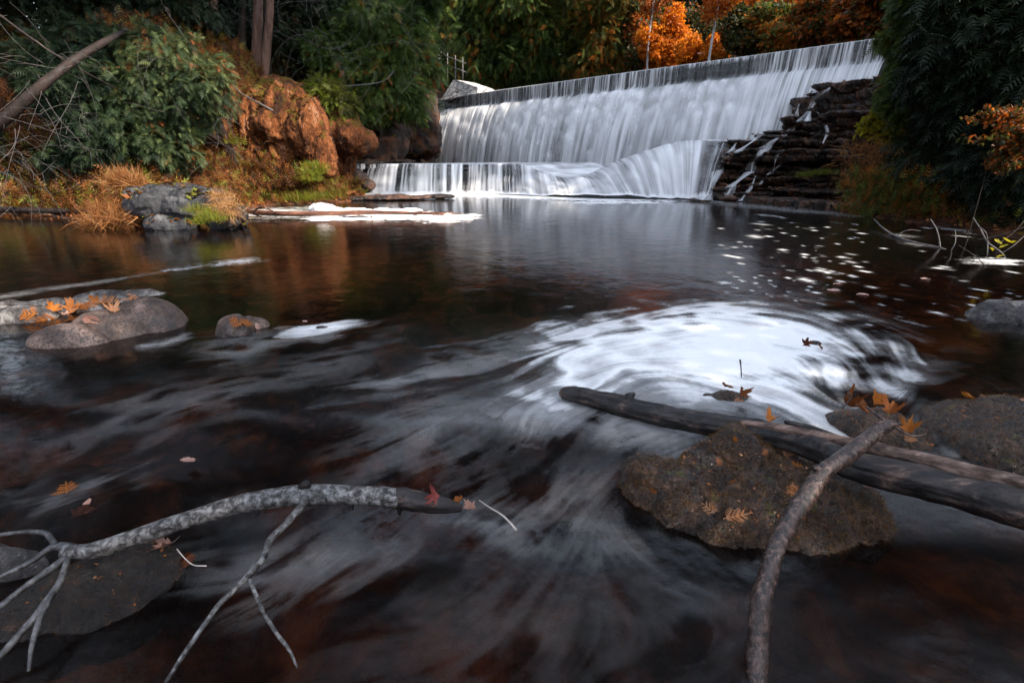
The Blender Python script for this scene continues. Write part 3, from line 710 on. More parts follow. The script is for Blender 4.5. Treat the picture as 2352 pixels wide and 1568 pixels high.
# ------------------------------------------------------------------ rocks
def lobes_mesh(lobes, voxel, smooth_it=6):
    """union of ellipsoids (centre, radii) remeshed into one closed skin"""
    import bmesh
    bm = bmesh.new()
    for c, r in lobes:
        mt = Matrix.Translation(Vector(c)) @ Matrix.Diagonal(Vector((r[0], r[1], r[2], 1)))
        bmesh.ops.create_icosphere(bm, subdivisions=4, radius=1, matrix=mt)
    me = bpy.data.meshes.new('tmp'); bm.to_mesh(me); bm.free()
    o = bpy.data.objects.new('tmp', me); COL.objects.link(o)
    md = o.modifiers.new('r', 'REMESH'); md.mode = 'VOXEL'; md.voxel_size = voxel
    ms_ = o.modifiers.new('s', 'SMOOTH'); ms_.iterations = smooth_it; ms_.factor = .5
    dg = bpy.context.evaluated_depsgraph_get(); ev = o.evaluated_get(dg); em = ev.to_mesh()
    n = len(em.vertices); co = np.empty(n * 3, np.float32); em.vertices.foreach_get('co', co)
    no = np.empty(n * 3, np.float32); em.vertices.foreach_get('normal', no)
    F = np.array([list(p.vertices) for p in em.polygons if len(p.vertices) == 4], np.int32)
    ev.to_mesh_clear(); bpy.data.objects.remove(o); bpy.data.meshes.remove(me)
    return co.reshape(-1, 3).astype(float), no.reshape(-1, 3).astype(float), F
def rock(name, lobes, voxel, mat, amp, f, seed, label=None, cat='rock', group=None, aniso=(1, 1, 1), kind_='fbm', facet=0, fine=0.0):
    V, Nn, F = lobes_mesh(lobes, voxel)
    q = V * np.array(aniso) * f
    d = (ridge(q, 5, seed) * .6 + .5 * fbm(q * .7, 3, seed + 3)) if kind_ == 'ridge' else fbm(q, 5, seed, .55)
    if facet: d = d * .6 + facet * np.floor(3 * vn(q * .8, seed + 40)) / 3
    V = V + Nn * (amp * d)[:, None]
    if fine: V = V + Nn * (fine * (ridge(V * f * 9, 3, seed + 60)))[:, None]
    o = world_obj(name, V, quads=F, mats=[mat]); tag(o, label, cat, group); return o
def lob(px, py, z, rx, ry, rz): return (G(px, py, z), (rx, ry, rz))
def lobw(px, py, y, rx, rz, ry=None):                           # radii in px of the 2352 picture at that distance
    c = W(px, py, y); k = (c[1] * CP - (c[2] - CAM_H) * SP) / F_PX
    return (c, (rx * k, (ry if ry else (rx + rz) / 2 * k), rz * k))
M_mossrock = rock_mat('mossy_river_rock', [(.38, (.008, .005, .003)), (.5, (.035, .017, .009)), (.6, (.11, .05, .024)), (.74, (.34, .22, .15))], 22, speck=(.57, (.42, .22, .12)), moss=.80, moss_col=(.13, .12, .015), rough=(.10, .6), bump=.028, bscale=3, spec=.8)
M_smooth = rock_mat('worn_tan_rock', [(.36, (.018, .011, .008)), (.5, (.09, .055, .04)), (.66, (.30, .20, .15))], 5, speck=(.70, (.05, .035, .02)), moss=.84, moss_col=(.05, .06, .015), rough=(.35, .75), bump=.008, bscale=6)
M_sunk = rock_mat('sunken_brown_rock', [(.38, (.012, .007, .005)), (.52, (.06, .032, .020)), (.64, (.20, .11, .07)), (.8, (.42, .28, .2))], 7, speck=None, moss=None, rough=(.6, .9), bump=.01, spec=.1)
M_slate = rock_mat('dark_slaty_boulder', [(.38, (.008, .008, .009)), (.53, (.03, .03, .033)), (.66, (.11, .11, .11)), (.8, (.26, .26, .25))], 2.4, speck=None, moss=.80, moss_col=(.20, .085, .008), rough=(.2, .6), bump=.05, aniso=(1, 1, 2.2))
M_bluff = rock_mat('orange_travertine', [(.36, (.035, .012, .005)), (.47, (.15, .045, .012)), (.57, (.36, .12, .035)), (.7, (.5, .26, .15))], 2.4, speck=(.60, (.20, .085, .03)), moss=.66, moss_col=(.17, .10, .010), rough=(.5, .9), bump=.16, spec=.2, aniso=(1.3, 1.3, .5), bscale=4)
M_mossy = rock_mat('mossy_column', [(.34, (.04, .02, .005)), (.5, (.14, .07, .012)), (.62, (.14, .16, .012)), (.8, (.2, .24, .02))], 2.2, moss=.62, moss_col=(.16, .2, .012), rough=(.6, .95), bump=.09, spec=.15, aniso=(1, 1, .6))
M_under_rock = rock_mat('leaf_strewn_earth', [(.38, (.010, .006, .004)), (.5, (.045, .02, .010)), (.6, (.14, .05, .018)), (.75, (.28, .11, .04))], 2.5, speck=(.66, (.22, .07, .02)), moss=.8, moss_col=(.04, .05, .01), rough=(.6, .9), bump=.1)
M_grey = rock_mat('pale_speckled_rock', [(.38, (.014, .011, .010)), (.5, (.07, .06, .055)), (.64, (.28, .26, .24))], 12, speck=(.62, (.42, .38, .35)), moss=.86, moss_col=(.08, .07, .02), rough=(.3, .8), bump=.012)
M_wetrock = rock_mat('wet_black_rock', [(.40, (.004, .003, .002)), (.58, (.014, .008, .005)), (.70, (.09, .045, .025)), (.8, (.35, .27, .22))], 17, speck=(.64, (.24, .12, .05)), moss=.9, moss_col=(.08, .08, .01), rough=(.08, .4), bump=.012, bscale=5, spec=.6)

R_moss = rock('river_boulder', [lob(1485, 1112, -.06, .085, .10, .10), lob(1560, 1120, -.06, .14, .13, .085), lob(1695, 1080, -.05, .14, .12, .15), lob(1615, 1105, -.06, .13, .12, .10), lob(1760, 1130, -.08, .24, .17, .125), lob(1850, 1170, -.10, .24, .17, .12), lob(1930, 1200, -.12, .13, .13, .10), lob(1700, 1195, -.11, .22, .15, .12), lob(1820, 1240, -.13, .16, .10, .10), lob(1590, 1165, -.10, .14, .12, .10)],
              .0065, M_mossrock, .050, 10, 5, 'large mossy brown boulder in the foreground with orange cedar sprigs on it', 'boulder', kind_='fbm', fine=.0065)
R_right = rock('river_boulder', [lob(2310, 1010, -.05, .36, .2, .15), lob(2200, 985, -.05, .16, .12, .11), lob(2420, 1060, -.05, .4, .25, .18)], .009, M_mossrock, .035, 8, 8,
               'broad brown boulder at the right edge beyond the charred logs', 'boulder', fine=.0045)
R_back = rock('river_rock', [lob(2005, 1018, -.06, .16, .12, .15), lob(2070, 1035, -.06, .12, .1, .11), lob(1940, 1000, -.06, .10, .1, .10)], .006, M_mossrock, .018, 14, 12,
              'dark rock heaped with orange leaves just behind the charred logs', 'rock', fine=.002)
R_small = rock('river_rock', [lob(1672, 925, -.03, .10, .06, .055), lob(1625, 920, -.03, .06, .04, .035)], .004, M_mossrock, .012, 22, 15, 'small speckled rock in the white foam with a standing maple leaf on it', 'rock', fine=.0015)
R_tiny = rock('river_rock', [lob(1868, 800, -.03, .055, .04, .045)], .004, M_wetrock, .01, 25, 16, 'tiny dark stone poking out of the bright foam patch', 'rock')
R_far = rock('river_rock', [lob(2290, 745, -.06, .22, .16, .17), lob(2390, 750, -.06, .36, .2, .2), lob(2235, 745, -.06, .12, .1, .08)], .009, M_grey, .025, 9, 18, 'pale grey speckled rock standing in dark water at the right edge', 'rock', fine=.003)
R_big = rock('river_boulder', [lob(345, 765, -.06, .25, .22, .235), lob(260, 782, -.06, .27, .19, .20), lob(170, 800, -.05, .25, .13, .15), lob(390, 770, -.06, .12, .15, .12)], .0085, M_smooth, .022, 5, 20,
             'smooth rounded tan boulder in the left shallows with a wet lower side', 'boulder', fine=.0012)
R_flat = rock('river_rock', [lob(30, 745, -.05, .34, .17, .14), lob(150, 725, -.05, .3, .14, .12), lob(245, 702, -.05, .26, .11, .10), lob(325, 688, -.05, .22, .08, .07), lob(-90, 750, -.05, .3, .2, .15)], .010, M_grey, .055, 5, 22,
              'long flat leaf-covered rock behind the smooth tan boulder', 'rock', fine=.005, kind_='ridge', aniso=(1, 1, 2.2))
R_sm2 = rock('river_rock', [lob(545, 778, -.05, .115, .12, .155), lob(585, 765, -.05, .11, .08, .12), lob(660, 768, -.05, .16, .08, .055)], .006, M_smooth, .02, 12, 24, 'small rock topped with orange sprigs right of the tan boulder', 'rock', fine=.0016)
R_sm3 = rock('river_rock', [lob(742, 765, -.04, .07, .045, .055)], .005, M_grey, .012, 16, 25, 'little stone ringed by white foam in the left rapids', 'rock')
R_ll = rock('river_boulder', [lob(320, 1345, -.12, .12, .11, .12), lob(240, 1390, -.14, .17, .14, .13), lob(150, 1420, -.16, .14, .15, .12), lob(370, 1350, -.15, .08, .1, .08)], .0055, M_wetrock, .018, 14, 28,
            'wet black boulder under the twigs of the pale branch, lower left', 'boulder', fine=.002)
R_ll2 = rock('river_rock', [lob(25, 1312, -.10, .10, .05, .08), lob(-60, 1320, -.1, .12, .08, .09)], .005, M_grey, .012, 14, 30, 'small pale rock at the left edge under the pale branch', 'rock')
R_sub = rock('submerged_rock', [lob(260, 1175, -.27, .55, .28, .12), lob(620, 1060, -.30, .6, .28, .12)], .014, M_sunk, .05, 6, 33, 'broad sunken reddish slab seen through the shallow water, lower left', 'submerged rock', fine=.004)
R_sub2 = rock('submerged_rock', [lob(1300, 1010, -.25, .35, .2, .12), lob(1130, 960, -.28, .35, .25, .12)], .014, M_sunk, .05, 6, 34, 'sunken reddish rock under the rapids left of the charred log', 'submerged rock', fine=.004)
R_sub3 = rock('submerged_rock', [lob(1350, 1250, -.26, .16, .10, .09)], .008, M_wetrock, .02, 10, 35, 'sunken stone under thin white water left of the mossy boulder', 'submerged rock')
rng = np.random.RandomState(12); base = None
for k in range(16):
    px, py = [(1060, 700), (1150, 690), (860, 700), (700, 690), (960, 760), (1250, 700), (1350, 690), (640, 900), (500, 1000), (820, 960), (1080, 740), (460, 720), (1180, 790), (760, 840), (1400, 690), (920, 660)][k]
    g = G(px, py, -.28)
    if base is None:
        base = rock('submerged_stone', [(g, (.3, .2, .13)), (g + np.array([.18, .05, 0]), (.2, .15, .1))], .02, M_sunk, .04, 5, 77, 'rounded reddish stone lying under the pool water, one of many', 'submerged stone', 'submerged stones on the pool bed'); o = base
    else: o = base.copy(); COL.objects.link(o)
    o.location = (g[0], g[1], -.44 + .04 * rng.rand()); o.rotation_euler = (0, 0, rng.rand() * 6); s_ = rng.uniform(.6, 1.2); o.scale = (s_, s_, s_ * .9)

R_mid = rock('bank_boulder', [lobw(385, 470, 8.3, 75, 50), lobw(330, 475, 8.3, 40, 45), lobw(455, 475, 8.2, 75, 45), lobw(400, 440, 8.6, 70, 25), lobw(520, 500, 8.0, 45, 32), lobw(400, 520, 7.9, 60, 25)], .022, M_slate, .26, 1.5, 41,
             'dark slaty boulder with mossy flanks standing at the left bank', 'boulder', facet=.3, fine=.02, aniso=(1, 1, 1.6), kind_='ridge')
rock('travertine_bluff', [lobw(600, 310, 14.6, 75, 70), lobw(645, 290, 14.3, 60, 60), lobw(575, 370, 14.5, 55, 85), lobw(645, 370, 14.5, 55, 90), lobw(590, 250, 15.2, 70, 45), lobw(620, 440, 14.3, 70, 40), lobw(670, 250, 14.6, 45, 35), lobw(560, 300, 14.4, 45, 60), lobw(665, 400, 14.1, 30, 50), lobw(610, 400, 14.0, 30, 60)], .05, M_bluff, .42, 1.9, 43,
     'large orange travertine bluff with drip-worn vertical folds on the left bank', 'rock bluff', aniso=(1.3, 1.3, .35), kind_='ridge', fine=.085)
rock('travertine_bluff', [lobw(712, 310, 13.9, 38, 68), lobw(700, 270, 14.2, 42, 32), lobw(738, 350, 13.7, 18, 45), lobw(690, 350, 14.3, 40, 60)], .04, M_bluff, .30, 2.1, 47,
     'tall rounded orange travertine lobe between the folded bluff and the smaller knob', 'rock bluff', aniso=(1.3, 1.3, .4), kind_='ridge', fine=.07)
rock('travertine_bluff', [lobw(795, 315, 14.8, 45, 32), lobw(830, 322, 14.8, 26, 24), lobw(775, 290, 15.2, 40, 40), lobw(770, 350, 15.6, 40, 60)], .04, M_bluff, .26, 2.0, 48,
     'smaller orange travertine knob overhanging a dark hollow beside the low cascade', 'rock bluff', aniso=(1.2, 1.2, .5), kind_='ridge', fine=.07)
rock('bank_rock', [lobw(525, 300, 14.8, 40, 60), lobw(555, 400, 14.3, 34, 40), lobw(500, 400, 14.2, 30, 40)], .05, M_mossy, .34, 1.6, 58, 'rugged mossy rust-coloured rock under the overhanging cedar', 'rock', fine=.05, kind_='ridge', aniso=(1.2, 1.2, .5))
rock('bank_rock', [lobw(655, 225, 15.6, 60, 30), lobw(720, 240, 15.6, 45, 26), lobw(760, 300, 15.6, 30, 40), lobw(680, 430, 14.2, 55, 26)], .05, M_bluff, .36, 1.6, 59, 'leaf-strewn rock slope above and between the orange travertine lobes', 'rock', fine=.05, kind_='ridge')
rock('moss_column', [lobw(505, 330, 14, 22, 55), lobw(520, 400, 13.8, 24, 45), lobw(540, 425, 13.6, 20, 28)], .04, M_mossy, .16, 2.2, 49, 'green moss-covered rock column left of the orange bluff', 'mossy rock', aniso=(1, 1, .6), kind_='ridge', fine=.02)
rock('travertine_spur', [lobw(572, 165, 16.5, 16, 30), lobw(585, 205, 16.3, 22, 30)], .05, M_bluff, .14, 2.2, 50, 'small orange rock spur below the three slender trunks', 'rock', aniso=(1, 1, .6), kind_='ridge')
rock('bank_rock', [lobw(745, 425, 14.4, 26, 14), lobw(790, 443, 14.2, 28, 10), lobw(720, 450, 14.0, 50, 8)], .03, M_bluff, .10, 2.4, 52, 'low orange rocks at the waterline in front of the low cascade', 'rock', fine=.02)
rock('bank_rock', [lobw(1640, 449, 13.9, 24, 7), lobw(1608, 456, 13.85, 22, 5), lobw(1672, 455, 13.7, 22, 6)], .03, M_strata, .10, 2.4, 57, 'low black rocks at the waterline between the low cascade and the layered ledges', 'rock', fine=.03, kind_='ridge', aniso=(1, 1, 2))
rock('bank_rock', [lobw(1592, 388, 14.75, 15, 18), lobw(1606, 364, 14.95, 12, 12), lobw(1585, 412, 14.5, 12, 16)], .03, M_strata, .10, 2.6, 56, 'black rock showing through the right part of the low cascade', 'rock', fine=.03, kind_='ridge')
rock('bank_rock', [lobw(900, 454, 14.3, 90, 5), lobw(1000, 451, 14.6, 45, 4), lobw(820, 456, 14.2, 60, 5)], .03, M_strata, .05, 2.4, 53, 'thin low shelf of wet rock strewn with orange leaves at the cascade foot', 'rock', fine=.02)
rock('bank_rock', [lobw(815, 410, 16.2, 30, 22), lobw(845, 425, 15.8, 18, 16), lobw(780, 395, 16.4, 45, 15), lobw(900, 372, 19, 60, 8), lobw(850, 378, 17.4, 40, 8)], .05, M_strata, .14, 2.2, 54, 'dark wet rocks at the left end of the low cascade', 'rock', fine=.02)
rock('earth_bank', [lobw(930, 300, 22, 70, 60), lobw(955, 330, 25, 36, 55), lobw(870, 340, 19, 50, 35), lobw(935, 245, 25, 50, 45)], .12, M_under_rock, .9, 1.0, 55, 'dark leaf-strewn earth and rock bank at the left end of the dam', 'earth bank', kind_='ridge', fine=.05)

# masonry
m, nt, out = new_mat('pale_masonry'); N = NT(nt); v = N.coord('Object', (1, 1, 1.6)); vo = N.n('ShaderNodeTexVoronoi', feature='DISTANCE_TO_EDGE'); vo.inputs['Scale'].default_value = 3.2; N.l(v, vo.inputs['Vector'])
e = N.ramp(vo.outputs['Distance'], [(.0, 0.0), (.08, 1.0)]); c1 = N.ramp(N.noise(v, 6, 5), [(.3, (.34, .32, .31)), (.7, (.66, .64, .62))])
p = N.pbsdf(N.mix(e, (.12, .10, .09), c1), .8, .3, N.bump(e, 1, .04)); N.l(p.outputs[0], out.inputs[0]); M_mason = m
def wall_prism(name, front, thick, mat, label, cat, parent=None):
    f = np.array(front); n = len(f); off = np.array([-CN[0], -CN[1], 0]) * thick
    V = np.vstack([f, f + off]); quads = [[k, (k + 1) % n, (k + 1) % n + n, k + n] for k in range(n)]
    me_o = world_obj(name, V, quads=quads, polys=[list(range(n))[::-1], [k + n for k in range(n)]], mats=[mat], smooth=False, parent=parent)
    bv = me_o.modifiers.new('b', 'BEVEL'); bv.width = .03; bv.segments = 2
    if parent is None: tag(me_o, label, cat)
    return me_o
wall_prism('wing_wall', [W(1010, 232, 27.6), W(1098, 214, 26.6), W(1096, 200, 26.6), W(1050, 184, 27.2), W(1040, 184, 27.4)], 1.2, M_mason, 'pale masonry wing wall at the left end of the dam crest', 'wall')
wall_prism('abutment_wall', [W(2036, 190, 15.0), W(2130, 190, 14.0), W(2120, 90, 14.0), W(2060, 66, 14.8), W(2041, 68, 15.0)], 1.5, M_mason, 'rough stone abutment wall at the right end of the dam crest', 'wall')
rl = empty('railing', tuple(W(1045, 190, 28.5)), 'thin metal railing standing above the pale wing wall at the left end of the crest', 'railing')
M_metal = bark_mat('weathered_metal', [(.3, (.10, .095, .09)), (.7, (.22, .21, .2))], 10, .001)
for a, b, nm in (((1022, 128), (1070, 146), 'rail'), ((1022, 148), (1070, 166), 'rail')):
    Vt, Qt, Tt = tube_arr([W(a[0], a[1], 28.8), W(b[0], b[1], 28.2)], [.016, .016], 6); world_obj(nm, Vt, rl, quads=Qt, tris=Tt, mats=[M_metal])
for px in (1028, 1046, 1063):
    Vt, Qt, Tt = tube_arr([W(px, 122 + (px - 1028) * .3, 28.5), W(px, 192, 28.5)], [.02, .02], 6); world_obj('post', Vt, rl, quads=Qt, tris=Tt, mats=[M_metal])

# ------------------------------------------------------------------ logs and branches
M_log = bark_mat('charred_wood', [(.42, (.006, .005, .005)), (.54, (.022, .016, .014)), (.64, (.09, .055, .042)), (.74, (.36, .25, .20))], 26, .006, (.3, .7), .4, (.18, 1, 1))
M_log2 = bark_mat('weathered_pale_wood', [(.36, (.02, .012, .010)), (.5, (.13, .08, .06)), (.66, (.34, .23, .18))], 24, .006, (.4, .8), .3, (.18, 1, 1))
M_pale = bark_mat('pale_smooth_bark', [(.40, (.014, .012, .011)), (.49, (.07, .066, .062)), (.6, (.20, .195, .19)), (.75, (.34, .33, .32))], 55, .003, (.35, .7), .4, (1, 1, 1), blotch=(90, .60, (.03, .022, .018)))
M_twigdk = bark_mat('dark_wet_twigs', [(.36, (.010, .009, .009)), (.5, (.05, .048, .047)), (.66, (.16, .155, .155))], 50, .003, (.25, .6), .5)
M_wetbr = bark_mat('wet_brown_bark', [(.38, (.010, .007, .006)), (.52, (.045, .026, .020)), (.64, (.15, .09, .07)), (.8, (.3, .23, .2))], 70, .004, (.12, .45), .6, (1, 1, .6))
def add_stick(name, pts, mat, parent=None, n=8, k=12, noise=.15, nf=60, seed=0, label=None, cat=None, group=None, long=.15):
    V, Q, T = stick(pts, n, k, noise, nf, seed, long); o = world_obj(name, V, parent, quads=Q, tris=T, mats=[mat])
    if parent is None: tag(o, label, cat, group)
    return o
lg = empty('charred_log', tuple(G(1800, 1010, .02)), 'thick charred log lying over the mossy boulder and running off the right edge', 'log')
add_stick('stem', [(1293, 903, .035, 14), (1330, 908, .037, 18), (1378, 920, .04, 21), (1492, 948, .05, 23), (1606, 970, .06, 25), (1711, 988, .075, 27), (1835, 1014, .09, 29), (1949, 1064, .10, 31), (2140, 1112, .11, 36), (2352, 1170, .12, 42), (2500, 1215, .12, 46)], M_log, lg, 26, 56, .30, 34, 3, long=.10)
add_stick('knot', [(1438, 918, .07, 10), (1450, 909, .085, 9), (1458, 903, .095, 4)], M_log, lg, 5, 10, .3, 60, 5)
add_stick('broken_end', [(1300, 903, .035, 14), (1292, 902, .036, 13), (1289, 901, .036, 9)], M_log2, lg, 4, 24, .35, 120, 6)
l2 = empty('split_log', tuple(G(2100, 1045, .1)), 'slimmer split log with a pale upper face behind the charred log', 'log')
add_stick('stem', [(1700, 969, .115, 6), (1780, 981, .125, 9), (1854, 997, .13, 12), (1997, 1027, .135, 14), (2140, 1060, .14, 16), (2352, 1112, .15, 19), (2500, 1150, .15, 22)], M_log2, l2, 20, 30, .34, 50, 9, long=.06)
add_stick('splinter', [(1802, 968, .12, 4), (1850, 980, .12, 8), (1925, 1003, .12, 5)], M_log, l2, 10, 12, .3, 50, 10)
br = empty('crossing_branch', tuple(G(1800, 1230, 0)), 'brown wet branch leaning diagonally across the charred log into the water', 'branch')
add_stick('stem', [(2050, 972, .25, 10), (2025, 985, .245, 15), (1940, 1050, .215, 18), (1892, 1084, .195, 19), (1854, 1136, .165, 20), (1816, 1193, .13, 20), (1783, 1255, .095, 20), (1764, 1317, .06, 21), (1749, 1378, .025, 22), (1740, 1480, -.05, 23), (1738, 1568, -.10, 23), (1738, 1640, -.15, 22)], M_wetbr, br, 20, 26, .14, 55, 12, long=.5)
add_stick('broken_end', [(2020, 983, .25, 9), (2040, 976, .256, 6), (2062, 974, .26, 2)], M_log2, br, 6, 9, .4, 90, 13)
add_stick('broken_end', [(2018, 975, .255, 8), (2035, 968, .262, 4), (2048, 968, .265, 1.5)], M_log2, br, 6, 9, .4, 90, 14)
add_stick('stub', [(1895, 1080, .20, 7), (1875, 1076, .21, 6), (1868, 1073, .215, 4)], M_wetbr, br, 4, 9, .2, 90, 15)

pb = empty('pale_branch', tuple(G(600, 1180, -.05)), 'long pale grey bark branch arching across the lower left, twigs at its left end', 'branch')
add_stick('limb', [(150, 1267, .03, 15), (180, 1266, .035, 16), (220, 1262, .04, 18), (330, 1226, .055, 19), (439, 1190, .07, 20), (549, 1158, .085, 21), (640, 1142, .09, 22), (696, 1137, .09, 24), (769, 1136, .085, 22), (861, 1140, .075, 22), (916, 1143, .065, 22)], M_pale, pb, 24, 36, .13, 46, 21)
add_stick('bark_end', [(908, 1143, .066, 23), (930, 1145, .06, 24), (965, 1152, .05, 24), (1000, 1158, .04, 21), (1035, 1163, .03, 15), (1060, 1167, .02, 8)], M_log, pb, 12, 26, .28, 60, 22)
stk = pb['_o']
for nm, pts in (('twig', [(703, 1140, .10, 10), (695, 1157, .11, 9), (688, 1168, .105, 8.5), (655, 1205, .09, 8), (622, 1238, .08, 8), (605, 1280, .07, 8), (586, 1302, .06, 7.5), (568, 1324, .05, 7), (505, 1386, .03, 6.5), (454, 1456, .01, 6), (421, 1504, -.01, 5), (381, 1566, -.04, 4)]),
                ('twig', [(573, 1330, .05, 3), (578, 1342, .05, 4.5), (604, 1403, .03, 4.5), (637, 1456, .02, 4.5), (663, 1489, 0, 4), (683, 1533, -.03, 2)]),
                ('twig', [(170, 1264, .035, 11), (157, 1257, .04, 12), (121, 1256, .04, 8), (73, 1289, .03, 6), (0, 1324, .02, 5), (-60, 1345, .02, 4)]),
                ('twig', [(128, 1254, .04, 6), (120, 1240, .05, 6), (106, 1225, .055, 6), (80, 1221, .055, 5.5), (55, 1221, .05, 5), (0, 1228, .04, 4.5), (-50, 1236, .03, 4)]),
                ('twig', [(165, 1270, .03, 9), (154, 1279, .025, 8), (110, 1312, .01, 9), (66, 1341, 0, 8), (0, 1393, -.02, 7), (-50, 1430, -.03, 6)]),
                ('twig', [(160, 1272, .03, 7), (150, 1302, .02, 7), (135, 1341, .01, 8), (99, 1392, -.01, 9), (66, 1433, -.02, 8), (0, 1506, -.05, 7), (-40, 1550, -.06, 6)]),
                ('twig', [(130, 1345, .01, 4), (110, 1385, .0, 5), (91, 1422, -.01, 6), (73, 1484, -.03, 5), (66, 1540, -.05, 3)]),
                ('spur', [(925, 1160, .04, 7), (918, 1172, .02, 6), (918, 1182, .005, 3)]), ('spur', [(809, 1155, .065, 5), (806, 1168, .045, 6)]),
                ('knob', [(690, 1118, .12, 7), (702, 1112, .135, 9), (712, 1116, .125, 5)])):
    add_stick(nm, pts, (M_pale if pts[0][0] > 500 else M_twigdk) if nm == 'twig' else M_log, pb, 9, 11, .22, 70, int(pts[0][0]))

M_brown = bark_mat('waterlogged_wood', [(.35, (.03, .012, .006)), (.55, (.13, .05, .025)), (.75, (.3, .13, .07))], 9, .01, (.2, .5), .5, (.2, 1, 1))
ml = empty('drift_log', tuple(G(800, 492, 0)), 'slender drift log banked with pinkish foam below the left bank', 'log')
add_stick('stem', [(548, 484, .10, 5), (620, 490, .09, 6), (720, 491, .08, 5.5), (850, 488, .10, 5), (960, 490, .09, 3.5), (1060, 491, .08, 1.5)], M_brown, ml, 12, 12, .15, 6, 31)
for pts in ([(575, 490, .1, 2), (600, 476, .25, 2), (620, 482, .2, 1.5), (640, 492, .05, 1)], [(560, 484, .1, 2), (600, 498, .02, 1.5)], [(930, 490, .1, 1.5), (985, 484, .15, 1)], [(960, 490, .1, 1.5), (1020, 494, .1, 1.2)], [(850, 488, .1, 1.5), (855, 503, .0, 1)], [(985, 489, .09, 1), (1040, 486, .14, .8)]):
    add_stick('twig', pts, M_brown, ml, 5, 6, .1, 6, 32)
M_foam = None
m, nt, out = new_mat('froth'); N = NT(nt); v = N.coord('Object'); p = N.pbsdf(N.ramp(N.noise(v, 7, 4), [(.4, (.72, .62, .58)), (.6, (.85, .82, .80))]), .8, .2, N.bump(N.noise(v, 30, 5, .7), .8, .03)); N.l(p.outputs[0], out.inputs[0]); M_foam = m
rock('foam_heap', [lobw(745, 486, 10.0, 28, 18), lobw(727, 478, 10.2, 16, 11), lobw(780, 489, 9.9, 28, 11), lobw(830, 493, 9.8, 50, 4, .3), lobw(1000, 499, 9.5, 60, 4, .35), lobw(1060, 501, 9.4, 25, 3, .25)], .022, M_foam, .09, 5, 61, 'white and pink heap of froth piled against the drift log', 'foam', fine=.02)
rock('foam_heap', [lobw(820, 484, 10.6, 40, 4, .2), lobw(880, 484, 10.6, 30, 3.5, .2), lobw(940, 484, 10.6, 32, 5, .2), lobw(905, 485, 10.6, 40, 3.5, .2)], .022, M_foam, .04, 6, 62, 'thin ridge of froth caught behind the drift log', 'foam', fine=.02)
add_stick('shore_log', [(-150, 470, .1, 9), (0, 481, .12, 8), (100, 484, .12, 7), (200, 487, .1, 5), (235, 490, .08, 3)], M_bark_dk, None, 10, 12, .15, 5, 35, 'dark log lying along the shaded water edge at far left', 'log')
def stick_y(name, pts, mat, parent=None, label=None, cat=None, group=None, seed=0):   # pts: (px, py, forward distance, radius_px)
    C = []; R = []
    for px, py, y, rp in pts:
        c = W(px, py, y); C.append(c); R.append(.75 * rp * (y * CP - (c[2] - CAM_H) * SP) / F_PX)
    A = catmull(np.hstack([np.array(C), np.array(R)[:, None]]), 7); V, Q, T = tube_arr(A[:, :3], np.maximum(A[:, 3], .001), 7, .12, 12, seed)
    o = world_obj(name, V, parent, quads=Q, tris=T, mats=[mat])
    if parent is None: tag(o, label, cat, group)
    return o
fb = empty('fallen_branch', tuple(G(2150, 570, 0)), 'pale fallen branch with upright twigs reaching out over dark water from the right bank', 'branch')
for nm, pts in (('stem', [(2007, 503, 8.4, 2.0), (2027, 523, 7.6, 2.6), (2058, 543, 6.9, 3.2), (2104, 558, 6.4, 3.4), (2159, 570, 6.0, 3.6), (2203, 587, 5.7, 3.0), (2238, 598, 5.5, 2.8), (2312, 605, 5.4, 3.6)]),
                ('twig', [(2159, 569, 6.0, 3), (2156, 545, 6.05, 2.2), (2150, 525, 6.1, 1.8), (2137, 503, 6.2, 1.6)]), ('twig', [(2183, 577, 5.85, 1.6), (2193, 560, 5.85, 1.4), (2195, 545, 5.9, 1.1), (2194, 530, 6.0, .8)]),
                ('twig', [(2059, 542, 6.9, 1.6), (2077, 531, 6.9, 1.3), (2095, 528, 6.9, 1.1), (2115, 531, 6.9, .8)]), ('twig', [(2314, 602, 5.4, 2.6), (2299, 580, 5.4, 2.8), (2268, 556, 5.5, 2.6), (2251, 525, 5.6, 2), (2235, 500, 5.8, 1.6)]),
                ('twig', [(2266, 600, 5.45, 1.8), (2268, 575, 5.45, 1.8), (2268, 554, 5.5, 1.7), (2264, 534, 5.5, 1.4), (2249, 521, 5.6, 1.2)]), ('twig', [(2120, 560, 6.3, 1.3), (2160, 574, 5.9, 1.0), (2190, 580, 5.8, .8)]), ('twig', [(2300, 582, 5.4, 1.3), (2330, 562, 5.4, 1.0), (2360, 535, 5.5, .8)])):
    stick_y(nm, pts, M_twig, fb, seed=int(pts[0][1]))
stick_y('bent_twig', [(2200, 562, 4.9, .8), (2238, 587, 4.9, 1.1), (2264, 613, 4.85, 1.3), (2277, 648, 4.75, 1.3), (2288, 670, 4.2, 1.5)], M_bark_dk, None, 'thin black bent twig in front of the pale fallen branch', 'twig')
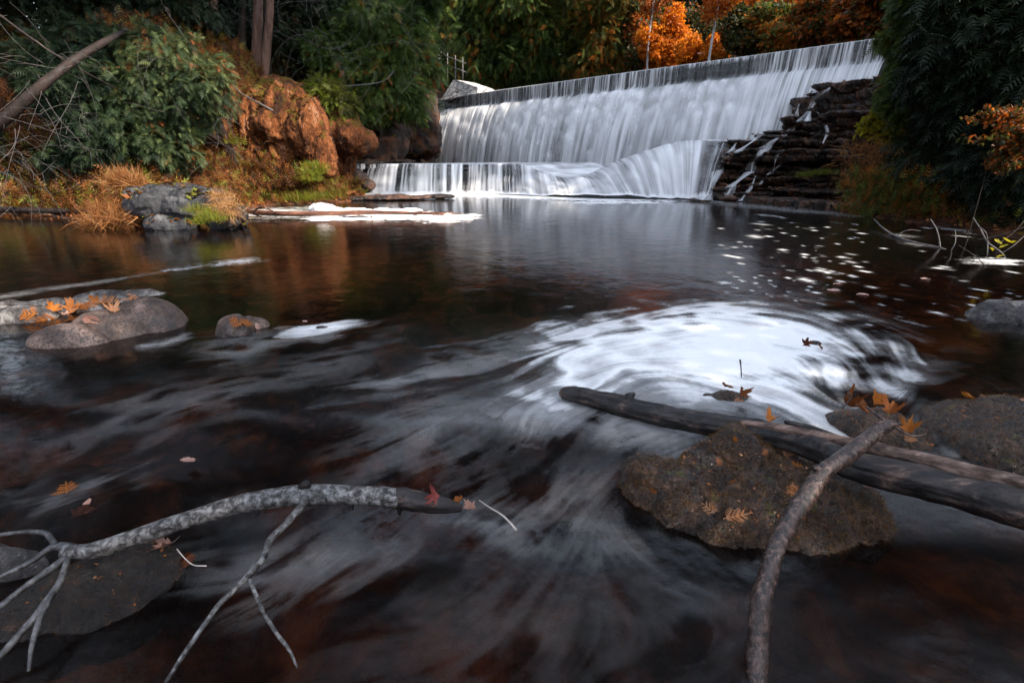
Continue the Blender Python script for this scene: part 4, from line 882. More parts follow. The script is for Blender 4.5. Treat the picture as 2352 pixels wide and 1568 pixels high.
for k, pts in enumerate(([(2110, 528, 7.6, 1.6), (2165, 540, 7.2, 1.8), (2230, 552, 6.6, 1.8), (2300, 545, 6.3, 1.6)], [(2140, 540, 7.2, 1.2), (2240, 538, 6.8, 1.4), (2345, 548, 6.4, 1.4)], [(2060, 520, 8.2, .8), (2180, 500, 7.6, 1.2), (2260, 488, 7.2, 1)], [(2240, 552, 6.3, 2.2), (2290, 542, 6.2, 2.8), (2360, 520, 6.1, 3.2)], [(2290, 562, 6.0, 1.6), (2330, 532, 6.1, 1.6), (2356, 503, 6.2, 1.6)])):
    stick_y('shore_twig', [(a, b, c, d * .6) for a, b, c, d in pts], M_bark_dk, None, ['low pinkish twig lying along the right waterline', 'flat bare twig at the right waterline behind the yellow leaves', 'thin arching bare twig above the right shore', 'thick short stick at the right edge above the yellow leaves', 'bare twig slanting up at the right edge beside the thick stick'][k], 'twig', 'twigs on the right shore', seed=k + 50)
# ------------------------------------------------------------------ leaves and fronds
def frond_tpl(pairs=5):
    V = []; T = []
    for k in range(pairs):
        y = .08 + .8 * k / pairs; l = .42 * (1 - .65 * k / pairs)
        for s in (-1, 1):
            b = len(V); V += [(0, y - .05, 0), (0, y + .06, 0), (s * l, y + .62 * l, -.12 * l)]; T.append((b, b + 1, b + 2))
    b = len(V); V += [(-.05, .8, 0), (.05, .8, 0), (0, 1.05, -.03)]; T.append((b, b + 1, b + 2))
    V = np.array(V); V[:, 2] -= .25 * V[:, 1] ** 2; return V, np.array(T)
def sprig_tpl():
    V = []; T = []
    for k in range(4):
        y = .15 + .68 * k / 4; l = .24 * (1 - .4 * k / 4)
        for s in (-1, 1):
            b = len(V); V += [(0, y - .03, 0), (s * l, y + .9 * l - .02, -.02), (s * l * 1.1, y + .9 * l + .05, -.02), (0, y + .045, 0)]; T += [(b, b + 1, b + 2), (b, b + 2, b + 3)]
    b = len(V); V += [(-.022, 0, 0), (.022, 0, 0), (.012, 1.0, -.02), (-.012, 1.0, -.02)]; T += [(b, b + 1, b + 2), (b, b + 2, b + 3)]
    return np.array(V), np.array(T)
def leaf_tpl():
    return np.array([(0, 0, 0), (.32, .45, .08), (0, 1, -.05), (-.32, .45, .08)]), np.array([(0, 1, 2), (0, 2, 3)])
def blade_tpl():
    return np.array([(-.016, 0, 0), (.016, 0, 0), (.013, .5, .08), (-.013, .5, .08), (0, 1.0, .34)]), np.array([(0, 1, 2), (0, 2, 3), (3, 2, 4)])
FR, LF, BL = frond_tpl(5), leaf_tpl(), blade_tpl()
FR3 = frond_tpl(3)
def nrm(a): return a / (np.linalg.norm(a, axis=1)[:, None] + 1e-9)
def scatter(tpl, P, D, U, S, tint):
    D = nrm(D); X_ = nrm(np.cross(D, U)); Z = np.cross(X_, D); tv, tt = tpl; n = len(P); k = len(tv)
    V = P[:, None] + S[:, None, None] * (tv[None, :, 0:1] * X_[:, None] + tv[None, :, 1:2] * D[:, None] + tv[None, :, 2:3] * Z[:, None])
    T = (np.arange(n)[:, None, None] * k + tt[None]).reshape(-1, 3)
    return V.reshape(-1, 3), T, np.repeat(tint, k)
def crown(clusters, n, size, seed, kind='cedar', gap=-.2, org=np.zeros(3), tshift=0.0):
    rng = np.random.RandomState(seed); more = []
    for c, r in clusters:                                       # side sprays that break up the outline
        for q in range(4):
            d = rng.randn(3); d /= np.linalg.norm(d); more.append((np.array(c) + d * np.array(r) * 1.02, tuple(np.array(r) * rng.uniform(.28, .5))))
    clusters = list(clusters) + more; vol = np.array([(r[0] * r[1] * r[2]) ** .66 for c, r in clusters]); cnt = rng.multinomial(n, vol / vol.sum())
    Ps = []; Ds = []
    for (c, r), m_ in zip(clusters, cnt):
        d = nrm(rng.randn(m_, 3)); r = np.array(r); c = np.array(c)
        lump = 1 + .75 * fbm(d * 2.1 + c * 1.7 + seed, 3, seed)
        P = c + d * r * (lump * (.45 + .6 * rng.rand(m_) ** .45))[:, None]; Ps.append(P); Ds.append(d)
    P = np.vstack(Ps); D = np.vstack(Ds); avg = np.mean([min(r) for c, r in clusters])
    keep = fbm(P * (1.5 / max(avg, .3)) + seed * 3.1, 3, seed + 9) > gap + .25 * rng.rand(len(P)) - .1; P = P[keep]; D = D[keep]; n = len(P)
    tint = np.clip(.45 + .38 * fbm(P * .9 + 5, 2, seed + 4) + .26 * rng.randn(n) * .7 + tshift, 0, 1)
    if kind == 'cedar': Dd = D * .8 + rng.randn(n, 3) * .45 + np.array([0, 0, -.55]); U = rng.randn(n, 3) * .5 + np.array([0, 0, 1]); tpl = FR
    elif kind == 'far': Dd = D * .8 + rng.randn(n, 3) * .5 + np.array([0, 0, -.3]); U = rng.randn(n, 3) * .5 + np.array([0, 0, 1]); tpl = FR3
    else: Dd = rng.randn(n, 3) + np.array([0, 0, -.3]); U = rng.randn(n, 3); tpl = LF
    S = size * rng.uniform(.6, 1.35, n)
    V, T, A = scatter(tpl, P, Dd, U, S, tint); return V, T, A
def limbs(mb, base, top, r0, clusters, seed, lean=.05, per=3):
    rng = np.random.RandomState(seed); base = np.array(base, float); top = np.array(top, float); mid = (base + top) / 2 + rng.randn(3) * lean
    ax = catmull([base, mid, top], 10); R = np.linspace(r0, r0 * .25, len(ax)); R[0] *= 1.3
    V, Q, T = tube_arr(ax, R, 9, .15, 8, seed); mb.add(V, Q, T)
    for c, r in clusters:
        for k in range(per):
            e = np.array(c) + rng.randn(3) * np.array(r) * .5; t = np.clip((e[2] - .3 * np.hypot(*(e - base)[:2]) * .6 - base[2]) / max(top[2] - base[2], .5), .15, .95)
            s0 = ax[int(t * (len(ax) - 1))]; m_ = (s0 + e) / 2 + np.array([0, 0, .15]) * np.linalg.norm(e - s0) * rng.uniform(.2, 1)
            a = catmull([s0, m_, e], 5); V, Q, T = tube_arr(a, np.linspace(r0 * .28, r0 * .05, len(a)), 5, caps=False); mb.add(V, Q, T)
def tree(name, clusters, n, size, seed, mat, label, cat='tree', group=None, kind='cedar', bark=None, base=None, r0=.14, gap=-.2, tshift=0, lean=.1, topz=None):
    c = np.mean([k[0] for k in clusters], axis=0)
    if base is None: base = (c[0], c[1], gz1(c[0], c[1]))
    zt = max(k[0][2] + k[1][2] * .6 for k in clusters) if topz is None else topz
    tp = max(clusters, key=lambda k: k[0][2]); top = (tp[0][0], tp[0][1], zt)
    rt = empty(name, tuple(base), label, cat, group)
    mb = MB(); limbs(mb, np.array(base) - np.array([0, 0, .2]), top, r0, clusters, seed, lean); mb.build('trunk', [bark or M_bark_dk], rt)
    V, T, A = crown(clusters, n, size, seed, kind, gap, tshift=tshift)
    world_obj('crown', V, rt, tris=T, attrs={'tint': A}, mats=[mat], smooth=False)
    return rt
def dead_twigs(pts0, n, spread, ln, seed, r=.008, droop=.5, drift=(0, 0, 0)):
    """fine curving bare twigs starting near the given points"""
    rng = np.random.RandomState(seed); mb = MB()
    for k in range(n):
        p = np.array(pts0[rng.randint(len(pts0))], float) + rng.randn(3) * spread; d = nrm((rng.randn(1, 3) + np.array(drift)))[0]; C = [p]
        L_ = ln * rng.uniform(.5, 1.3); bend = rng.randn(3) * .25
        for s in range(6): d = d + bend + np.array([0, 0, -droop * .15 * s * .4]) ; d = d / np.linalg.norm(d); p = p + d * L_ / 6; C.append(p)
        V, Q, T = tube_arr(catmull(C, 3), np.linspace(r, r * .35, 19), 4, caps=False); mb.add(V, Q)
        for q in range(2):
            s = rng.randint(2, 5); e = C[s]; d2 = nrm((C[s + 1] - C[s])[None] + rng.randn(1, 3) * .12)[0]; a = catmull([e, e + d2 * L_ * .12 + rng.randn(3) * .03, e + d2 * L_ * .28 + np.array([0, 0, .06 * rng.randn()])], 3)
            V, Q, T = tube_arr(a, np.linspace(r * .6, r * .3, len(a)), 4, caps=False); mb.add(V, Q)
    return mb

# --- left bank, overhanging cedars
t1 = tree('cedar_tree', [lobw(470, 195, 11, 48, 55), lobw(400, 150, 11.3, 70, 55), lobw(330, 205, 11, 75, 60), lobw(420, 250, 11, 60, 50), lobw(300, 300, 10.8, 80, 60), lobw(380, 330, 10.8, 55, 45), lobw(340, 110, 11.6, 70, 45)], 24000, .19, 101, M_cedar_teal,
     'bluish green cedar leaning over the water left of the orange bluff', base=(-7.2, 13.2, gz1(-7.2, 13.2)), r0=.16, gap=.0)
t2 = tree('cedar_tree', [lobw(200, 230, 10.8, 80, 65), lobw(230, 330, 10.4, 75, 50), lobw(130, 160, 11.5, 80, 60), lobw(240, 120, 11.8, 70, 60), lobw(160, 370, 10.6, 50, 40)], 12000, .21, 102, M_cedar_teal,
     'shaded green cedar behind the curving bare twigs at far left', base=(-10, 12.8, gz1(-10, 12.8)), tshift=-.15)
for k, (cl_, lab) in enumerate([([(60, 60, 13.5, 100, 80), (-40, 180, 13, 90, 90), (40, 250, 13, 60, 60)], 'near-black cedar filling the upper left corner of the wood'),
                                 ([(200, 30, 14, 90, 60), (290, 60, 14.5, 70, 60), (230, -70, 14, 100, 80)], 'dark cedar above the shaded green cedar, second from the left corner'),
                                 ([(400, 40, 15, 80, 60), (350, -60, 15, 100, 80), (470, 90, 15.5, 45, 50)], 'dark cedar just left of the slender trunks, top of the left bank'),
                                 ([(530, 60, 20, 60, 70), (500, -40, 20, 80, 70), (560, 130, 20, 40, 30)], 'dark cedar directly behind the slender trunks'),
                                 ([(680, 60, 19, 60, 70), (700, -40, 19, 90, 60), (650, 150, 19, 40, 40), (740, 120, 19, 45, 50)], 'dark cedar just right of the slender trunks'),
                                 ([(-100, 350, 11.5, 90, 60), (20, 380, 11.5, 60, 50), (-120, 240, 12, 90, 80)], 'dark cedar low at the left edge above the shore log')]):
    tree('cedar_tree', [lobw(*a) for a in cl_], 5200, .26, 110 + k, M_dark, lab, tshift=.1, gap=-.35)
# --- cedars between the bluff and the dam
tree('cedar_tree', [lobw(870, 190, 18, 75, 60), lobw(800, 130, 18.5, 70, 60), lobw(930, 140, 19, 70, 60), lobw(920, 230, 18.5, 60, 35), lobw(850, 60, 19, 90, 60), lobw(830, 250, 17.5, 40, 30)], 12000, .30, 121, M_cedar,
     'dark green spreading cedar above the earth bank left of the dam', tshift=-.08)
tree('cedar_tree', [lobw(940, 60, 22, 55, 55), lobw(935, 160, 23, 30, 45), lobw(940, -30, 22, 80, 60), lobw(915, 225, 23, 24, 24)], 8500, .34, 122, M_cedar, 'green cedar hanging down to the pale wing wall', tshift=-.1)
tree('cedar_shrub', [lobw(755, 225, 15, 34, 36), lobw(775, 250, 14.8, 34, 32), lobw(735, 205, 15.2, 26, 24)], 2600, .26, 123, M_grass, 'bright green feathery shrub on top of the travertine bluff', 'shrub', r0=.05, tshift=-.28)
tree('cedar_tree', [lobw(1110, 90, 31.0, 90, 80), lobw(1060, 30, 32.0, 80, 60), lobw(1150, 20, 31.0, 90, 70), lobw(1130, 150, 31.0, 55, 32), lobw(1090, -60, 31.0, 120, 70)], 12500, .42, 124, M_cedar, 'tall green cedar with drooping rusty sprays behind the left end of the crest', tshift=.02)
tree('cedar_tree', [lobw(1250, 80, 30.0, 80, 80), lobw(1210, 140, 30.0, 60, 40), lobw(1290, 130, 30.0, 60, 40), lobw(1250, -20, 30.0, 110, 70)], 11000, .42, 125, M_cedar, 'green cedar behind the crest, second from the pale wing wall', tshift=-.04)
tree('cedar_tree', [lobw(1380, 90, 28.5, 65, 70), lobw(1350, 140, 28.5, 50, 35), lobw(1410, 30, 28.5, 75, 60), lobw(1430, 125, 29.0, 40, 28), lobw(1370, -40, 28.5, 100, 60)], 9500, .40, 126, M_cedar_or, 'rusty tinged cedar behind the crest, left of the bright orange saplings', tshift=-.1)
# --- orange saplings and wood behind the crest
def sap(cl_, n, seed, mat, lab, bark=M_birchbark, size=.16, group=None, r0=.09, gap=-.25, ts=0, cat='tree', name='sapling'):
    return tree(name, [lobw(*a) for a in cl_], n, size, seed, mat, lab, cat, group, 'leaf', bark, None, r0, gap, ts)
sap([(1545, 55, 25, 26, 30), (1510, 95, 25, 34, 30), (1555, 100, 25, 34, 28), (1520, 135, 25, 34, 18)], 7500, 131, M_orange, 'tallest bright orange sapling behind the crest, left of the other orange ones', group='bright orange saplings')
sap([(1585, 105, 23.5, 26, 22), (1578, 125, 23.5, 24, 14), (1600, 120, 23.5, 16, 14)], 3600, 132, M_orange, 'middle one of the bright orange saplings behind the crest', size=.14, group='bright orange saplings')
sap([(1636, 105, 22.5, 14, 16), (1634, 122, 22.5, 22, 12)], 2300, 133, M_orange, 'smallest bright orange sapling, at the foot of the white birch', size=.13, group='bright orange saplings')
sap([(1645, 15, 20.5, 36, 24), (1660, -20, 20.5, 50, 30), (1628, 42, 20.5, 16, 10)], 3200, 134, M_rust, 'white-trunked birch with a thin orange crown behind the crest', gap=.0, ts=.35, name='birch_tree', r0=.07, size=.13)
sap([(1505, -10, 24.5, 40, 25), (1512, 15, 24.5, 22, 14)], 1500, 135, M_rust, 'thin white birch trunk above the tallest orange sapling', gap=0, ts=.2, name='birch_tree', r0=.07)
sap([(1470, 85, 27, 30, 40), (1460, 140, 26, 34, 24), (1480, 30, 28, 34, 40)], 5200, 136, M_rust, 'rust and green bush between the rusty cedar and the orange saplings', M_bark, .2, ts=-.02, name='deciduous_tree')
for k, (cl_, mt, ts, lab) in enumerate([
    ([(1720, 100, 22, 40, 22), (1700, 60, 23, 45, 30), (1740, 65, 23, 40, 30)], M_rust, -.15, 'dull green and rust tree right of the white birch'),
    ([(1790, 80, 21, 45, 26), (1820, 50, 22, 40, 30), (1770, 45, 22, 40, 30)], M_cedar_or, .05, 'olive and orange tree behind the middle of the crest'),
    ([(1750, 15, 26, 50, 32), (1800, -10, 26, 60, 40)], M_orange, -.25, 'glowing orange crown above the olive tree'),
    ([(1880, 70, 20, 40, 24), (1860, 35, 21, 40, 28)], M_rust, .05, 'rusty red tree behind the crest, left of the last orange crown'),
    ([(1950, 60, 19, 34, 22), (1965, 25, 20, 36, 28), (1930, 30, 20, 30, 24)], M_rust, .25, 'orange-red tree behind the right end of the crest'),
    ([(2010, 40, 18, 36, 26), (2020, -10, 18, 50, 36)], M_rust, -.05, 'dark rusty tree above the stone abutment'),
    ([(1650, 85, 31, 45, 30), (1590, 60, 31, 45, 36)], M_rust, -.3, 'dark olive tree standing behind the orange saplings'),
    ([(1550, 10, 33, 60, 45), (1600, -20, 33, 60, 45)], M_dark, .1, 'black-green conifer high behind the orange saplings'),
    ([(1690, 20, 33, 50, 40), (1720, -20, 33, 60, 45)], M_dark, .1, 'black-green conifer behind the white birch'),
    ([(1880, 0, 27, 45, 30), (1900, -30, 27, 50, 40)], M_rust, -.15, 'brown thin crown with sky glinting through, above the right of the crest')]):
    gp_ = .02 if 'glinting' in lab else -.28
    tree('deciduous_tree' if mt is not M_dark else 'conifer_tree', [lobw(*a) for a in cl_], 4800 if mt is not M_dark else 4200, .19 if mt is not M_dark else .5, 140 + k, mt, lab, kind='leaf' if mt is not M_dark else 'far', bark=M_bark, r0=.1, gap=gp_, tshift=ts)

# --- distant wood on the slope beyond: a few kinds, copied
def upright(seed, h, r, mat, n, size, kind, conical=True):
    cl_ = []
    for k in range(7):
        f = k / 6; rad = r * (1 - .8 * f) if conical else r * (.6 + .5 * math.sin(f * 3.0)); cl_.append((np.array([0, 0, h * (.16 + .78 * f)]) + np.random.RandomState(seed + k).randn(3) * .2, (rad, rad, h * .12)))
    return cl_
protos = []
for k, (h, r, mt, n, sz, kd, con, nm, lab) in enumerate([(13, 2.3, M_dark, 5200, .55, 'far', True, 'conifer_tree', 'dark conifer in the wood rising beyond the dam'), (11, 2.4, M_rust, 7000, .26, 'leaf', False, 'deciduous_tree', 'rust coloured tree in the wood rising beyond the dam'),
                                                          (12, 2.0, M_cedar_or, 5600, .5, 'far', True, 'cedar_tree', 'olive cedar in the wood rising beyond the dam')]):
    rt = empty(nm, (0, 0, 0), lab, 'tree', 'trees in the wood beyond the dam'); cl_ = upright(150 + k, h, r, mt, n, sz, kd, con)
    mb = MB(); limbs(mb, (0, 0, -.4), (0, 0, h * .93), .2, cl_[1:], 150 + k, .15, 2); mb.build('trunk', [M_bark_dk], rt)
    V, T, A = crown(cl_, n, sz, 160 + k, kd, -.3, tshift=-.05); world_obj('crown', V, rt, tris=T, attrs={'tint': A}, mats=[mt], smooth=False); protos.append([rt, 0])
rng = np.random.RandomState(77)
spots = []
for k, px in enumerate(range(980, 2120, 60)):
    for row, y0 in enumerate((38, 46)):
        if 1840 < px + row * 30 < 1930: continue
        y = y0 - (px - 980) / 1140 * 3 + rng.uniform(-1.5, 1.5); x = X(px + row * 30 + rng.uniform(-15, 15), y, 6)
        spots.append((x, y, rng.choice([0, 1, 2, 0]) if px < 1450 else rng.choice([0, 1, 1, 2])))
for k in range(8): spots.append((X(480 + 55 * k, 26, 6), 26 + rng.uniform(-2, 2), 0))
for x, y in [(-13, 13), (-15, 9), (-18, 6), (-16.5, 2), (-19, 12), (-15, 17), (-10.5, 18)]: spots.append((x, y, 0))  # added beyond the view and made tall to block the sky
for x, y, kd in spots:
    rt, used = protos[kd]
    if used: o = copy_tree(rt)
    else: o = rt; protos[kd][1] = 1
    o.location = (x, y, gz1(x, y)); o.rotation_euler = (0, 0, rng.rand() * 6.28); s_ = rng.uniform(.8, 1.15); tall = (1.35 if kd == 0 and x < 4 else .8) if y > 30 else 1.5 if (y < 20 and x < 0) else 1.2; o.scale = (s_ * (1 + .3 * (tall - 1)), s_ * (1 + .3 * (tall - 1)), s_ * tall * rng.uniform(.9, 1.15))
    if y < 20: o['label'] = 'dark conifer added on the shaded left bank outside the view to block sky light'; o['group'] = 'added sky-blocking conifers along the left bank'
    elif x < -2: o['label'] = 'dark conifer in the deep wood above the left bank'; o['group'] = 'conifers above the left bank'

# --- slender trunks on the left bank
for k, (a, b, y, r, mt, lab) in enumerate([((477, -80), (494, 110), 16, .10, M_bark, 'slender cedar trunk, leftmost of the group above the orange bluff'), ((588, -120), (588, 138), 16.6, .13, M_bark, 'slender straight cedar trunk in the middle of the group above the bluff'),
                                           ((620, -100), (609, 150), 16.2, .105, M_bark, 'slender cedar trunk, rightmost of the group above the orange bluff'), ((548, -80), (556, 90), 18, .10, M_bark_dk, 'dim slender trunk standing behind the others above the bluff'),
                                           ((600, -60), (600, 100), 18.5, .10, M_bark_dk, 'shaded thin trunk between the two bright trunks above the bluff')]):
    pt, pb_ = W(a[0], a[1], y), W(b[0], b[1], y); rt = empty('tree_trunk', tuple(pb_ - np.array([0, 0, .3])), lab, 'tree trunk', 'slender trunks above the bluff')
    bb = pb_ - (pt - pb_) / np.linalg.norm(pt - pb_) * .8; V, Q, T = tube_arr(catmull([bb, pb_, (pt + pb_) / 2 + np.array([.06, 0, 0]), pt], 14), np.linspace(r * 1.35, r * .85, 43), 14, .12, 8, 170 + k); world_obj('trunk', V, rt, quads=Q, tris=T, mats=[mt])
    mb = dead_twigs([pb_ + (pt - pb_) * t for t in np.linspace(.3, .9, 8)], 7, .05, 1.0, 180 + k, .006); mb.build('dead_twigs', [M_twig], rt)
# leaning trunks at the far left, with bare twigs
for k, (p, r, lab) in enumerate([([W(-60, 330, 8.4), W(20, 265, 8.5), W(110, 185, 8.8), W(200, 120, 9.6), W(290, 70, 11.5)], .12, 'thick leaning trunk rising from the left edge'), ([W(-20, 20, 9), W(60, 80, 9), W(150, 140, 9.2), W(240, 190, 9.9), W(300, 220, 11)], .025, 'thin reddish leaning stem above the thick leaning trunk')]):
    rt = empty('leaning_trunk', tuple(p[0]), lab, 'tree trunk'); V, Q, T = tube_arr(catmull(p, 14), np.linspace(r * .75, r * .4, (len(p) - 1) * 14 + 1), 14, .2, 8, 190 + k); world_obj('trunk', V, rt, quads=Q, tris=T, mats=[M_bark_dk])
    dead_twigs([q for q in p[:3]], 26 if k == 0 else 7, .25, 1.3, 195 + k, .0035, 1.2, (.3, 0, -.3)).build('dead_twigs', [M_twig], rt)
tw = dead_twigs([W(80, 200, 9), W(40, 330, 8.6), W(120, 420, 9), W(30, 430, 8.6), W(180, 300, 9.2), W(380, 90, 10), W(500, 300, 10.2)], 46, .4, .9, 200, .003, 1.5).build('bare_twigs', [M_twig], smooth=True); tag(tw, 'tangle of fine curving bare grey twigs on the left bank', 'twigs', kind='stuff')
tw = dead_twigs([W(750, 60, 16), W(850, 120, 15.5), W(800, 180, 15.5), W(900, 60, 16.5), W(700, 30, 16)], 46, .6, 2.0, 201, .0045, 1.0).build('bare_twigs', [M_twig], smooth=True); tag(tw, 'arching bare grey twigs in front of the cedars above the bluff', 'twigs', kind='stuff')
for k, (p, lab) in enumerate([([W(905, 165, 17.5), W(870, 190, 17), W(760, 200, 15.5)], 'dim slanting bough above the spreading cedar'), ([W(640, 262, 13.6), W(600, 240, 13.5), W(555, 215, 13.6), W(520, 180, 14)], 'bare curved branch arching over the orange bluff')]):
    V, Q, T = tube_arr(catmull(p, 10), np.linspace(.028, .008, (len(p) - 1) * 10 + 1), 8, .15, 10, 210 + k); o = world_obj('bare_branch', V, quads=Q, tris=T, mats=[M_twig]); tag(o, lab, 'branch')

# --- right bank
tree('cedar_tree', [lobw(2105, 65, 10.5, 45, 55), lobw(2140, 30, 10, 80, 60), lobw(2110, 140, 10.3, 50, 45), lobw(2075, 200, 10.6, 42, 28), lobw(2150, 130, 9.8, 70, 60), lobw(2130, 215, 10, 70, 50), lobw(2090, 255, 10.2, 36, 28)], 18000, .2, 220, M_cedar,
     'dark cedar on the right bank with boughs reaching over the ledges', base=(11.2, 11.0, gz1(11.2, 11)), r0=.2, tshift=-.12)
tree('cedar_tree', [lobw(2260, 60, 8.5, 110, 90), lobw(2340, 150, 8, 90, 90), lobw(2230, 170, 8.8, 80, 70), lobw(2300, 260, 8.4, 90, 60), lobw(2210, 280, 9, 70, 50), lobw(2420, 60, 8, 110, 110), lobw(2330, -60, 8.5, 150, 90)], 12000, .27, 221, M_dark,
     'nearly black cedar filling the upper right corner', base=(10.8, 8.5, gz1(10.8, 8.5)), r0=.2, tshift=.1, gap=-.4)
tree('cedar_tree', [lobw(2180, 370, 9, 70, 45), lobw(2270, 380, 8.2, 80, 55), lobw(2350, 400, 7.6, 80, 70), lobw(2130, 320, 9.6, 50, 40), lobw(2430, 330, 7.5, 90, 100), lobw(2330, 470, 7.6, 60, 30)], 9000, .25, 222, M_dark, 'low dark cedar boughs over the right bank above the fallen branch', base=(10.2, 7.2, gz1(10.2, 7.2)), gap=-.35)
sap([(2300, 270, 6.6, 60, 20), (2265, 320, 6.5, 44, 14), (2330, 320, 6.3, 50, 24), (2240, 352, 6.5, 26, 7), (2310, 365, 6.4, 50, 22), (2380, 300, 6.4, 60, 50)], 3400, 223, M_rust, 'maple sapling with orange and green leaves at the right edge', M_bark_dk, .07, r0=.009, gap=-.05, ts=-.08, name='maple_sapling')
sap([(2008, 285, 11.2, 26, 22), (2030, 270, 11.2, 26, 20), (2045, 300, 11, 26, 24)], 2400, 224, M_yellow, 'yellow-green bush beside the ledges on the right bank', M_bark_dk, .11, r0=.03, ts=-.15, name='bush')
for x, y in [(15, 10.5), (13.5, 8.5), (7.6, -.2), (14.6, 13.4), (15.6, 15.8), (7.3, -3.3)]:  # added unseen trees that shade the foreground and falls and block sky
    o = copy_tree(protos[0][0]); o.location = (x, y, gz1(x, y)); o.rotation_euler = (0, 0, x * 3 + y); s_ = .8 if y < 11 else 1.2; o.scale = (s_ * 1.4, s_ * 1.2, s_); o['label'] = 'unseen dark conifer added on the right bank to block sun and sky light'; o['group'] = 'added light-blocking conifers along the right bank'

# added unseen trees: boughs over the pool keep sky reflections off the water
for k, (cl_, bs, lab) in enumerate([([(-4, 10, 14.5, 3, 1.0), (-7.5, 11, 14, 3, 1.3), (-1.5, 13, 16, 3, 1.1), (-9, 7, 14, 3, 1.3), (-5.5, 7, 14.5, 2.6, .9)], (-13, 12), 'tall unseen cedar added on the left bank, its boughs above the view blocking sky reflections in the pool'),
                                    ([(2.5, 11, 15, 3, 1.0), (6, 13, 15.5, 3, 1.2), (.5, 8, 14.5, 2.6, .8), (9.5, 12, 14.5, 3, 1.6)], (13, 11.5), 'tall unseen cedar added on the right bank, its boughs above the view blocking sky reflections in the pool')]):
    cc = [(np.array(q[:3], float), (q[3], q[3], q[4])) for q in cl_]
    tree('added_canopy_cedar', cc, 15000, .5, 230 + k, M_dark, lab, base=(bs[0], bs[1], gz1(*bs)), r0=.24, gap=-.7, kind='far')
# ------------------------------------------------------------------ undergrowth, grass, litter
def bank_points(n, seed, cond, dmin=.03, dmax=4, box=(-13, 13, 6, 30)):
    rng = np.random.RandomState(seed); x = rng.uniform(box[0], box[1], n * 8); y = rng.uniform(box[2], box[3], n * 8); d = poly_sd(x, y, RIVER)
    k = (d > dmin) & (d < dmax) & cond(x, y); x, y = x[k][:n], y[k][:n]; return np.stack([x, y, ground_z(x, y)], 1), rng
def ground_cover(name, n, seed, cond, tpl, size, mat, label, up=.8, lift=.05, **kw):
    P, rng = bank_points(n, seed, cond, **kw); n = len(P)
    P[:, 2] += rng.rand(n) ** 2 * lift; D = rng.randn(n, 3) * .6 + np.array([0, 0, up]); U = rng.randn(n, 3)
    t = np.clip(.5 + .35 * fbm(P * 1.3, 3, seed) + .25 * rng.randn(n), 0, 1)
    V, T, A = scatter(tpl, P, D, U, size * rng.uniform(.5, 1.5, n), t); o = world_obj(name, V, org=np.array([P[:, 0].mean(), P[:, 1].mean(), 0]), tris=T, attrs={'tint': A}, mats=[mat], smooth=False); return tag(o, label, 'ground cover', kind='stuff')
ground_cover('undergrowth', 34000, 301, lambda x, y: (x < 0) & (y < 24), FR3, .17, M_under, 'brown and orange undergrowth covering the left bank', lift=.5)
ground_cover('leaf_litter', 26000, 302, lambda x, y: (x < 0) & (y < 28), LF, .07, M_lit, 'fallen orange leaves strewn over the left bank', up=.05, lift=.02)
ground_cover('undergrowth', 16000, 303, lambda x, y: (x > 4) & (y < 17), FR3, .14, M_under, 'dim brown undergrowth covering the right bank', lift=.5, box=(4, 16, 3, 17))
ground_cover('leaf_litter', 9000, 304, lambda x, y: (x > 4) & (y < 17), LF, .06, M_lit, 'fallen orange leaves strewn over the right bank', up=.05, lift=.02, box=(4, 16, 3, 17))
def tuft(name, spots_, n, size, mat, seed, label, cat='grass', spread=.25, up=1.3, tpl=BL, kind='stuff', ts=0):
    rng = np.random.RandomState(seed); P = []
    for s in spots_:
        k = int(n / len(spots_)); q = np.array(s)[None] + rng.randn(k, 3) * np.array([spread, spread, spread * .15]); P.append(q)
    P = np.vstack(P); m_ = len(P); D = rng.randn(m_, 3) * .55 + np.array([0, 0, up]); D[:, 1] -= .25; U = rng.randn(m_, 3)
    V, T, A = scatter(tpl, P, D, U, size * rng.uniform(.5, 1.4, m_), np.clip(.45 + ts + .25 * rng.randn(m_), 0, 1)); o = world_obj(name, V, tris=T, attrs={'tint': A}, mats=[mat], smooth=False); return tag(o, label, cat, kind=kind)
tuft('grass', [W(px, 452 + (px % 7), 13.4) for px in range(600, 745, 12)] + [W(px, 458, 12.9) for px in range(610, 720, 16)], 6000, .2, M_grass, 401, 'bright green grass along the water below the bluff', spread=.2, ts=.05)
tuft('dry_grass_tuft', [W(275, 425, 8.6), W(290, 415, 8.7), W(305, 425, 8.6)], 1500, .24, M_dry, 402, 'shaggy orange grass tuft on the left shoulder of the slaty boulder', spread=.10, ts=.1, kind=None, cat='grass tuft', up=.7)
tuft('dry_grass_tuft', [W(250, 480, 8.2), W(240, 510, 7.9), W(280, 500, 7.9)], 1700, .22, M_dry, 403, 'drooping brown grass at the left foot of the slaty boulder', spread=.14, ts=-.15, kind=None, cat='grass tuft', up=.2)
tuft('dry_grass_tuft', [W(510, 450, 7.9), W(520, 470, 7.7), W(530, 490, 7.6)], 900, .17, M_dry, 404, 'pale dry grass draped over the right shoulder of the slaty boulder', spread=.08, ts=.35, kind=None, cat='grass tuft', up=.1)
tuft('grass_tuft', [W(455, 485, 7.5), W(480, 495, 7.4), W(495, 505, 7.3), W(470, 510, 7.3)], 1500, .12, M_grass, 405, 'green and orange grass on the front of the slaty boulder', spread=.08, ts=.1, kind=None, cat='grass tuft', up=.9)
tuft('fern_clump', [W(470, 300, 13.2), W(480, 350, 13.0), W(490, 400, 12.8), W(530, 330, 13.0)], 700, .18, M_under, 406, 'tall yellow-green and rusty stems in front of the mossy column', 'plants', spread=.14, tpl=FR3, ts=.3)
